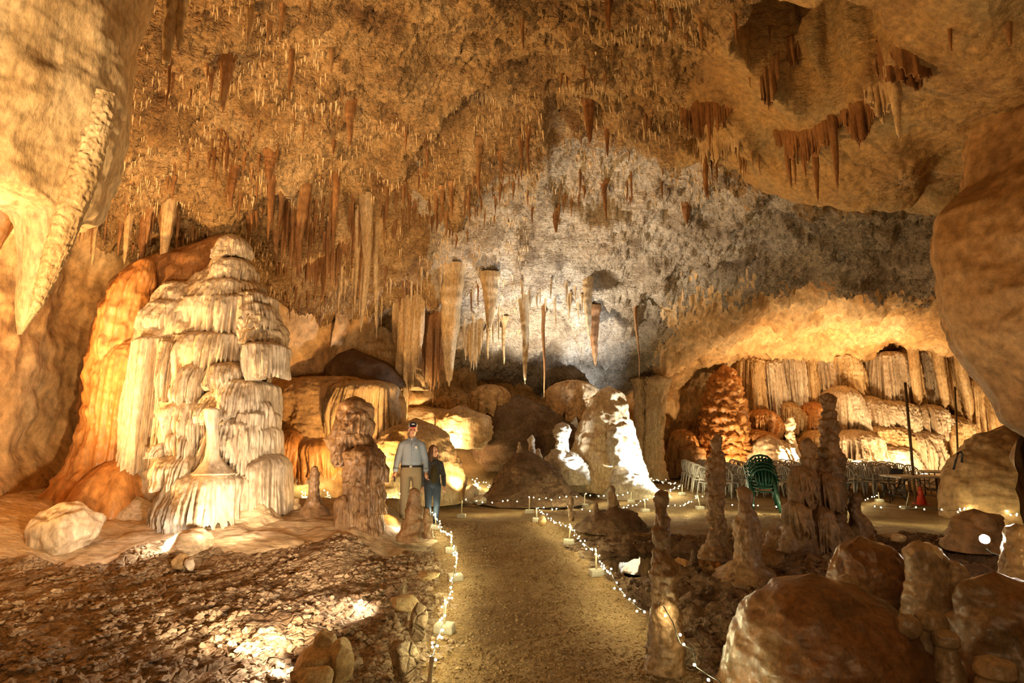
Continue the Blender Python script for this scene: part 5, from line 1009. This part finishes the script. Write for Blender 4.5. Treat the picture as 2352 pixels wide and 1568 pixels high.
def fuse(mb, name, mat, parent, vox=0.009, it=4):
    """melt the overlapping pieces into ONE continuous skin"""
    o = mb.build('melt', mat); r = o.modifiers.new('r', 'REMESH'); r.mode = 'VOXEL'; r.voxel_size = vox; r.use_smooth_shade = True
    s = o.modifiers.new('s', 'SMOOTH'); s.iterations = it; s.factor = 0.5
    bpy.context.view_layer.update(); me = bpy.data.meshes.new_from_object(o.evaluated_get(bpy.context.evaluated_depsgraph_get())); me.name = name
    bpy.data.objects.remove(o); me.materials.clear(); me.materials.append(mat); me.polygons.foreach_set('use_smooth', [True]*len(me.polygons)); return link(name, me, parent)
def hand(mb, w, d, curl, side):
    """palm, four bent fingers of different lengths and a thumb; w wrist, d pointing down the hand, side = where the thumb leaves"""
    w = np.array(w, float); d = np.array(d, float)/np.linalg.norm(d); s = np.array(side, float); s = s-d*(s@d); s /= np.linalg.norm(s); n = np.cross(d, s)*curl
    capsule(mb, [w, w+d*0.05, w+d*0.085], [0.027, 0.035, 0.034], 10)
    for k, (off, L) in enumerate(((0.026, 0.068), (0.009, 0.078), (-0.009, 0.073), (-0.026, 0.056))):
        b = w+d*0.085+s*off; j1 = b+(d*0.9+n*0.35)*L*0.45; j2 = j1+(d*0.65+n*0.75)*L*0.32; j3 = j2+(d*0.35+n*0.9)*L*0.25
        capsule(mb, [b, j1, j2, j3], [0.0105, 0.0098, 0.009, 0.008], 8)
    b = w+d*0.03+s*0.028; capsule(mb, [b, b+(d*0.6+s*0.6+n*0.3)*0.035, b+(d*0.95+s*0.55+n*0.6)*0.062], [0.013, 0.0115, 0.0095], 8)
def head(mb, c, yaw, k=1.0):
    """c: centre of the skull; faces -y turned by yaw"""
    ca, sa = math.cos(yaw), math.sin(yaw)
    def R(x, y, z): return (c[0]+k*(x*ca-y*sa), c[1]+k*(x*sa+y*ca), c[2]+k*z)
    ball(mb, R(0, 0.012, 0.03), (0.078*k, 0.095*k, 0.098*k)); ball(mb, R(0, -0.022, -0.045), (0.06*k, 0.066*k, 0.075*k)); ball(mb, R(0, -0.05, -0.098), (0.03*k, 0.028*k, 0.024*k))
    capsule(mb, [R(0, -0.088, 0.012), R(0, -0.108, -0.03)], [0.011*k, 0.016*k], 8)
    for s in (-1, 1):
        ball(mb, R(s*0.08, 0.012, -0.012), (0.012*k, 0.022*k, 0.033*k), 10, 8); ball(mb, R(s*0.036, -0.066, -0.035), (0.024*k,)*3, 10, 8)
    return R
def face(R, par, k=1.0):
    for s in (-1, 1): ball(MBe := MB(), R(s*0.031, -0.0815, 0.006), (0.0105*k, 0.007*k, 0.0065*k), 10, 8); MBe.build('eye', M['eye'], par)
    m = MB(); capsule(m, [R(-0.024, -0.083, -0.066), R(0, -0.089, -0.067), R(0.024, -0.083, -0.066)], [0.006*k]*3, 8); m.build('mouth', M['lip'], par)
# --- the man: stands facing the camera, right arm down with a dark phone
mp_ = at(944, 1100, 11.75); mz = fz(mp_[0], mp_[1]); S = 1.10
man = empty('person', (mp_[0], mp_[1], mz), 'man in a cap, grey blue shirt and khaki trousers standing with arms down', 'person'); man.scale = (S, S, S); man.rotation_euler[2] = 0.10
sh, hip = 1.45, 0.94
b = MB(); R = head(b, (0.01, -0.03, 1.665), 0.12)
capsule(b, [(0, 0.005, 1.47), (0.005, -0.015, 1.60)], [0.062, 0.056]); capsule(b, [(0, 0.01, 1.0), (0, 0, 1.2), (0, 0, 1.40)], [0.105, 0.10, 0.09])
AR = [(-0.178, 0, 1.385), (-0.255, 0.01, 1.14), (-0.285, -0.05, 0.90)]; AL = [(0.178, 0, 1.385), (0.255, 0.02, 1.14), (0.275, -0.02, 0.89)]
for A, sd in ((AR, 1), (AL, -1)):
    capsule(b, A, [0.052, 0.043, 0.030]); hand(b, A[2], (np.array(A[2])-np.array(A[1]))+np.array([0, -0.02, 0]), sd, (0, -1, 0.1))
LR = [(-0.095, 0, 0.92), (-0.11, -0.015, 0.50), (-0.125, 0.03, 0.09)]; LL = [(0.095, 0, 0.92), (0.12, -0.03, 0.50), (0.15, 0.01, 0.09)]
for A in (LR, LL): capsule(b, A, [0.085, 0.06, 0.042]); capsule(b, [A[2], np.array(A[2])+np.array([0, -0.12, -0.05])], [0.042, 0.032])
body = fuse(b, 'body', M['skin'], man, 0.0075, 3); face(R, man)
s = MB()
s.tube([(0, 0.005, z) for z in (0.96, 0.99, 1.08, 1.2, 1.32, 1.4, 1.45, 1.49, 1.51)], [0.118, 0.131, 0.141, 0.132, 0.134, 0.126, 0.108, 0.075, 0.05], 36, flat=1.38)
capsule(s, [(-0.165, 0, 1.39), (-0.07, 0.005, 1.44), (0, 0.01, 1.455), (0.07, 0.005, 1.44), (0.165, 0, 1.39)], [0.062, 0.068, 0.07, 0.068, 0.062])
for A in (AR, AL): capsule(s, [A[0], A[1], np.array(A[2])+0.12*(np.array(A[1])-np.array(A[2]))], [0.07, 0.058, 0.047])
fuse(s, 'shirt', M['shirt'], man, 0.009, 4)
m = MB()
for sd in (-1, 1): capsule(m, [(sd*0.012, -0.095, 1.475), (sd*0.05, -0.07, 1.51), (sd*0.064, 0.02, 1.535)], [0.012, 0.018, 0.014], 8)
m.build('collar', M['shirt'], man); m = MB(); ball(m, (0.0, -0.09, 1.49), (0.018, 0.008, 0.022), 10, 8); m.build('undershirt', M['white2'], man)
m = MB(); m.tube([(0.004, -0.137, z) for z in (1.03, 1.15, 1.28, 1.36)]+[(0.003, -0.118, 1.43)], 0.016, 6, flat=0.35); m.build('placket', M['shirt'], man)
for z in (1.08, 1.17, 1.26, 1.35): m = MB(); ball(m, (0.004, -0.146 if z < 1.3 else -0.138, z), (0.006, 0.004, 0.006), 8, 6); m.build('button', M['white2'], man)
m = MB(); ball(m, (0.088, -0.122, 1.30), (0.05, 0.012, 0.055), 16, 10); m.build('pocket', M['shirt'], man)
for A in (AR, AL): a_ = np.array(A[2])+0.14*(np.array(A[1])-np.array(A[2])); d_ = (np.array(A[1])-np.array(A[2]))*0.16; m = MB(); m.tube([tuple(a_-0.3*d_), tuple(a_+d_)], [0.05, 0.052], 16); m.build('cuff', M['shirt'], man)
MB().box((0.088, -0.14, 1.345), (0.04, 0.008, 0.045)).build('badge', M['white2'], man, False)
t = MB(); t.tube([(0, 0.005, z) for z in (0.82, 0.88, 0.94, 1.0, 1.012)], [0.11, 0.135, 0.142, 0.14, 0.13], 36, flat=1.36)
for A in (LR, LL): capsule(t, [A[0], A[1], A[2]], [0.105, 0.082, 0.068])
fuse(t, 'trousers', M['khaki'], man, 0.01, 4)
m = MB(); m.tube([(0, 0.005, 0.985), (0, 0.005, 1.02)], [0.1445, 0.1445], 36, flat=1.36); m.build('belt', M['leather'], man); MB().box((0.0, -0.142, 1.002), (0.045, 0.012, 0.035)).build('buckle', M['capgrey'], man, False)
for A in (LR, LL):
    m = MB(); capsule(m, [(A[2][0], 0.05, 0.045), (A[2][0]*1.05, -0.08, 0.045), (A[2][0]*1.1, -0.16, 0.035)], [0.045, 0.048, 0.036]); m.build('shoe', M['leather'], man)
m = MB(); ball(m, R(0, 0.028, 0.012), (0.083, 0.09, 0.085)); m.build('hair', M['hairgrey'], man)
cp = MB(); ball(cp, R(0, 0.008, 0.075), (0.089, 0.105, 0.075)); k_ = cp.build('cap', M['capgrey'], man)
m = MB(); ball(m, R(0, -0.04, 0.08), (0.07, 0.066, 0.062)); o = m.build('front', M['capnavy'], k_); m = MB(); ball(m, R(0, -0.098, 0.098), (0.032, 0.014, 0.016), 12, 8); m.build('emblem', M['white2'], k_)
m = MB(); ball(m, R(0, -0.115, 0.05), (0.07, 0.075, 0.012)); m.build('brim', M['capnavy'], k_); m = MB(); ball(m, R(0, -0.118, 0.0445), (0.071, 0.077, 0.008)); m.build('brim_edge', M['redtrim'], k_)
q = np.array(AR[2])+np.array([0.0, -0.07, -0.12]); ph = MB().box((0, 0, 0), (0.02, 0.05, 0.1)).build('phone', M['leather'], loc=tuple(Vector(mp_*np.array([1, 1, 0]))+Vector((0, 0, mz))+Matrix.Rotation(0.10, 3, 'Z') @ Vector(tuple(q*S))), bevel=0.004)
tag(ph, 'small dark phone held in the right hand of the man', 'phone')
# --- the woman: half turned, looking to the right
wp = at(993, 1150, 11.85); wz = fz(wp[0], wp[1]); S = 0.99
wo = empty('person', (wp[0], wp[1], wz), 'woman with long brown hair, dark denim jacket and jeans looking to the right', 'person'); wo.scale = (S, S, S); wo.rotation_euler[2] = 0.22
b = MB(); R = head(b, (0.01, -0.03, 1.525), 0.75, 0.95)
capsule(b, [(0, 0.005, 1.34), (0.0, -0.015, 1.47)], [0.05, 0.045]); capsule(b, [(0, 0.01, 0.9), (0, 0, 1.1), (0, 0, 1.28)], [0.085, 0.075, 0.075])
AR = [(-0.15, 0, 1.265), (-0.215, 0.02, 1.03), (-0.215, -0.04, 0.82)]; AL = [(0.15, 0, 1.265), (0.22, 0.02, 1.03), (0.23, -0.03, 0.82)]
for A, sd in ((AR, 1), (AL, -1)):
    capsule(b, A, [0.045, 0.036, 0.026]); hand(b, A[2], (np.array(A[2])-np.array(A[1]))+np.array([0, -0.02, 0]), sd, (0, -1, 0.1))
LR = [(-0.085, 0, 0.84), (-0.085, -0.05, 0.46), (-0.075, -0.02, 0.085)]; LL = [(0.085, 0, 0.84), (0.09, 0.0, 0.46), (0.085, 0.09, 0.085)]
for A in (LR, LL): capsule(b, A, [0.08, 0.055, 0.038]); capsule(b, [A[2], np.array(A[2])+np.array([0, -0.11, -0.05])], [0.036, 0.028])
fuse(b, 'body', M['skin'], wo, 0.0075, 3); face(R, wo, 0.95)
s = MB()
s.tube([(0, 0.012, z) for z in (0.86, 0.93, 1.03, 1.15, 1.25, 1.31, 1.35, 1.38)], [0.12, 0.118, 0.108, 0.115, 0.112, 0.098, 0.07, 0.045], 36, flat=1.32)
capsule(s, [(-0.14, 0, 1.27), (-0.06, 0.005, 1.31), (0.06, 0.005, 1.31), (0.14, 0, 1.27)], [0.055, 0.058, 0.058, 0.055])
for A in (AR, AL): capsule(s, [A[0], A[1], np.array(A[2])+0.1*(np.array(A[1])-np.array(A[2]))], [0.066, 0.053, 0.043])
fuse(s, 'jacket', M['denimjacket'], wo, 0.009, 4)
m = MB()
capsule(m, [(0.015, -0.035, 0.90), (0.015, -0.046, 1.0), (0.012, -0.055, 1.12), (0.01, -0.04, 1.24)], [0.082, 0.08, 0.078, 0.066], 24)
fuse(m, 'top', M['olive'], wo, 0.01, 3)
m = MB()
for sd in (-1, 1): capsule(m, [(sd*0.05, -0.1, 1.22), (sd*0.06, -0.075, 1.31), (sd*0.06, 0.02, 1.36)], [0.012, 0.02, 0.016], 8)
m.build('collar', M['denimjacket'], wo)
t = MB(); ball(t, (0, 0.01, 0.87), (0.155, 0.122, 0.11))
for A in (LR, LL): capsule(t, A, [0.094, 0.068, 0.052])
fuse(t, 'jeans', M['jeans'], wo, 0.009, 4)
for A in (LR, LL):
    m = MB(); capsule(m, [(A[2][0], A[2][1]+0.02, 0.04), (A[2][0], A[2][1]-0.09, 0.04), (A[2][0], A[2][1]-0.15, 0.032)], [0.04, 0.042, 0.03]); m.build('shoe', M['leather'], wo)
m = MB(); ball(m, R(0, 0.03, 0.035), (0.092, 0.098, 0.1)); ball(m, R(0, 0.05, -0.05), (0.095, 0.075, 0.11)); ball(m, R(0, 0.055, -0.14), (0.1, 0.07, 0.1))
for sd in (-1, 1): capsule(m, [R(sd*0.07, -0.015, 0.05), R(sd*0.09, -0.005, -0.05), R(sd*0.088, 0.0, -0.16), R(sd*0.08, -0.01, -0.22)], [0.03, 0.034, 0.036, 0.022])
fuse(m, 'hair', M['hairbrown'], wo, 0.009, 2)
# ================================================================== CAMERA, LAMPS
cam = bpy.data.cameras.new('camera'); cam.sensor_width = 36.0; cam.lens = FPX/2352.0*36.0; cam.clip_end = 200
co = bpy.data.objects.new('camera', cam); COL.objects.link(co); co.location = (0, 0, CAMZ); co.rotation_euler = (math.pi/2+TH, 0, 0); SC.camera = co
def lamp(kind, loc, target, power, col, size=0.3, spot=None, blend=0.6):
    l = bpy.data.lights.new('flood or fill light', kind); l.energy = power; l.color = col
    if kind == 'SPOT': l.spot_size = math.radians(spot or 120); l.spot_blend = blend; l.shadow_soft_size = size
    elif kind == 'POINT': l.shadow_soft_size = size
    else: l.size = size
    o = bpy.data.objects.new('flood or fill light', l); COL.objects.link(o); o.location = loc
    if target is not None: o.rotation_euler = (Vector(target)-Vector(loc)).to_track_quat('-Z', 'Y').to_euler()
    return o
WARM = (1.0, 0.56, 0.2); WARM2 = (1.0, 0.65, 0.31); NEUT = (1.0, 0.86, 0.68); COOL = (0.78, 0.88, 1.0)
lamp('SPOT', (-3.6, 1.3, 0.6), (-4.9, 5.0, 4.6), 2800, WARM2, 0.12, 75, 0.9)              # floods the near hanging mass
lamp('SPOT', (-1.95, 5.0, 0.25), (-4.9, 11, 2.8), 480, (1.0, 0.74, 0.46), 0.08, 120, 0.9)              # behind the front rock pile
lamp('SPOT', (-1.75, 6.75, 0.3), (-4.5, 10.6, 3.0), 240, (1.0, 0.74, 0.46), 0.08, 100)           # behind the second rocks
lamp('SPOT', (-4.0, 8.3, 0.4), (-5.0, 11.0, 3.4), 300, (1.0, 0.76, 0.5), 0.08, 130)           # close to the tower
lamp('SPOT', (-7.7, 7.2, 0.5), (-4.8, 9.4, 8.0), 2600, WARM, 0.15, 125)              # left wall and roof, behind the pale boulder
lamp('SPOT', (-3.6, 13.5, 0.4), (-4.6, 17.0, 3.8), 1100, WARM, 0.12, 112)             # behind the tower
lamp('SPOT', (-2.1, 17.0, 1.2), (-2.6, 19.6, 2.3), 650, WARM2, 0.1, 115)                              # behind the dome
lamp('SPOT', (-1.9, 10.9, 0.35), (-3.4, 10.6, 1.6), 110, WARM, 0.06, 130)
lamp('SPOT', (0.3, 18.4, 1.5), (1.6, 18.2, 6.4), 2600, NEUT, 0.12, 95, 0.9)              # pale roof slope
lamp('SPOT', (1.95, 16.2, 0.8), (1.6, 16.95, 1.55), 300, COOL, 0.05, 75)
lamp('SPOT', (-1.05, 14.5, 0.45), (-1.7, 15.2, 1.3), 190, WARM2, 0.05, 95)
lamp('SPOT', (5.0, 16.3, 0.3), (3.4, 17.6, 1.4), 2200, COOL, 0.06, 80)
lamp('POINT', (10.3, 21.9, 0.8), None, 600, WARM2, 0.12)
lamp('SPOT', (14.3, 20.2, 0.5), (14.6, 25, 2.8), 800, WARM2, 0.15, 140)
lamp('SPOT', (18.2, 20.3, 0.5), (18.8, 24.5, 2.5), 600, WARM2, 0.15, 140)
lamp('SPOT', (8.3, 21.2, 0.4), (8.9, 24.0, 2.6), 450, WARM2, 0.12, 140)
lamp('SPOT', (12.0, 19.8, 0.5), (12.0, 22.6, 4.8), 2400, WARM2, 0.15, 95, 0.9)
lamp('SPOT', (-3.0, 4.6, 0.3), (-9.6, 10.0, 3.8), 2000, WARM2, 0.08, 62, 0.9)
lamp('POINT', (5.16, 6.12, 0.98), None, 32, NEUT, 0.05)                               # bare flood lamp, right
lamp('SPOT', (-0.4, 13.2, 0.4), (0.5, 9.2, 8.2), 700, WARM, 0.15, 125)               # middle of the roof
lamp('SPOT', (5.2, 3.0, 0.4), (4.6, 7.6, 6.4), 240, WARM, 0.15, 115)                 # right of the roof
lamp('SPOT', (-1.42, 6.6, 0.24), (-1.95, 6.5, 0.0), 45, NEUT, 0.04, 110)             # hot patches on the clay beside the hidden lamps
lamp('SPOT', (-1.72, 4.98, 0.26), (-2.15, 4.9, 0.0), 40, NEUT, 0.04, 110)
lamp('SPOT', (-4.9, 8.5, 0.5), (-5.35, 8.75, 0.2), 45, NEUT, 0.04, 110)
lamp('AREA', (0, -1.5, 3.0), (0.5, 9, 2.0), 55, WARM2, 3.0)  # added soft fill from behind the viewer, not one of the cave's lamps
w = bpy.data.worlds.new('world'); SC.world = w; w.use_nodes = True; w.node_tree.nodes['Background'].inputs[0].default_value = (0.02, 0.012, 0.006, 1)
vs = SC.view_settings; SC.display_settings.display_device = 'sRGB'; vs.view_transform = 'Standard'; vs.look = 'None'; vs.gamma = 1.0; vs.exposure = 0.25; vs.use_curve_mapping = False
SC.cycles.use_denoising = True; SC.cycles.max_bounces = 4; SC.cycles.diffuse_bounces = 3; SC.cycles.glossy_bounces = 2; SC.cycles.use_adaptive_sampling = True; SC.cycles.adaptive_threshold = 0.08; SC.cycles.adaptive_min_samples = 14; SC.cycles.use_light_tree = True; SC.cycles.caustics_reflective = False; SC.cycles.caustics_refractive = False; SC.cycles.sample_clamp_indirect = 6.0
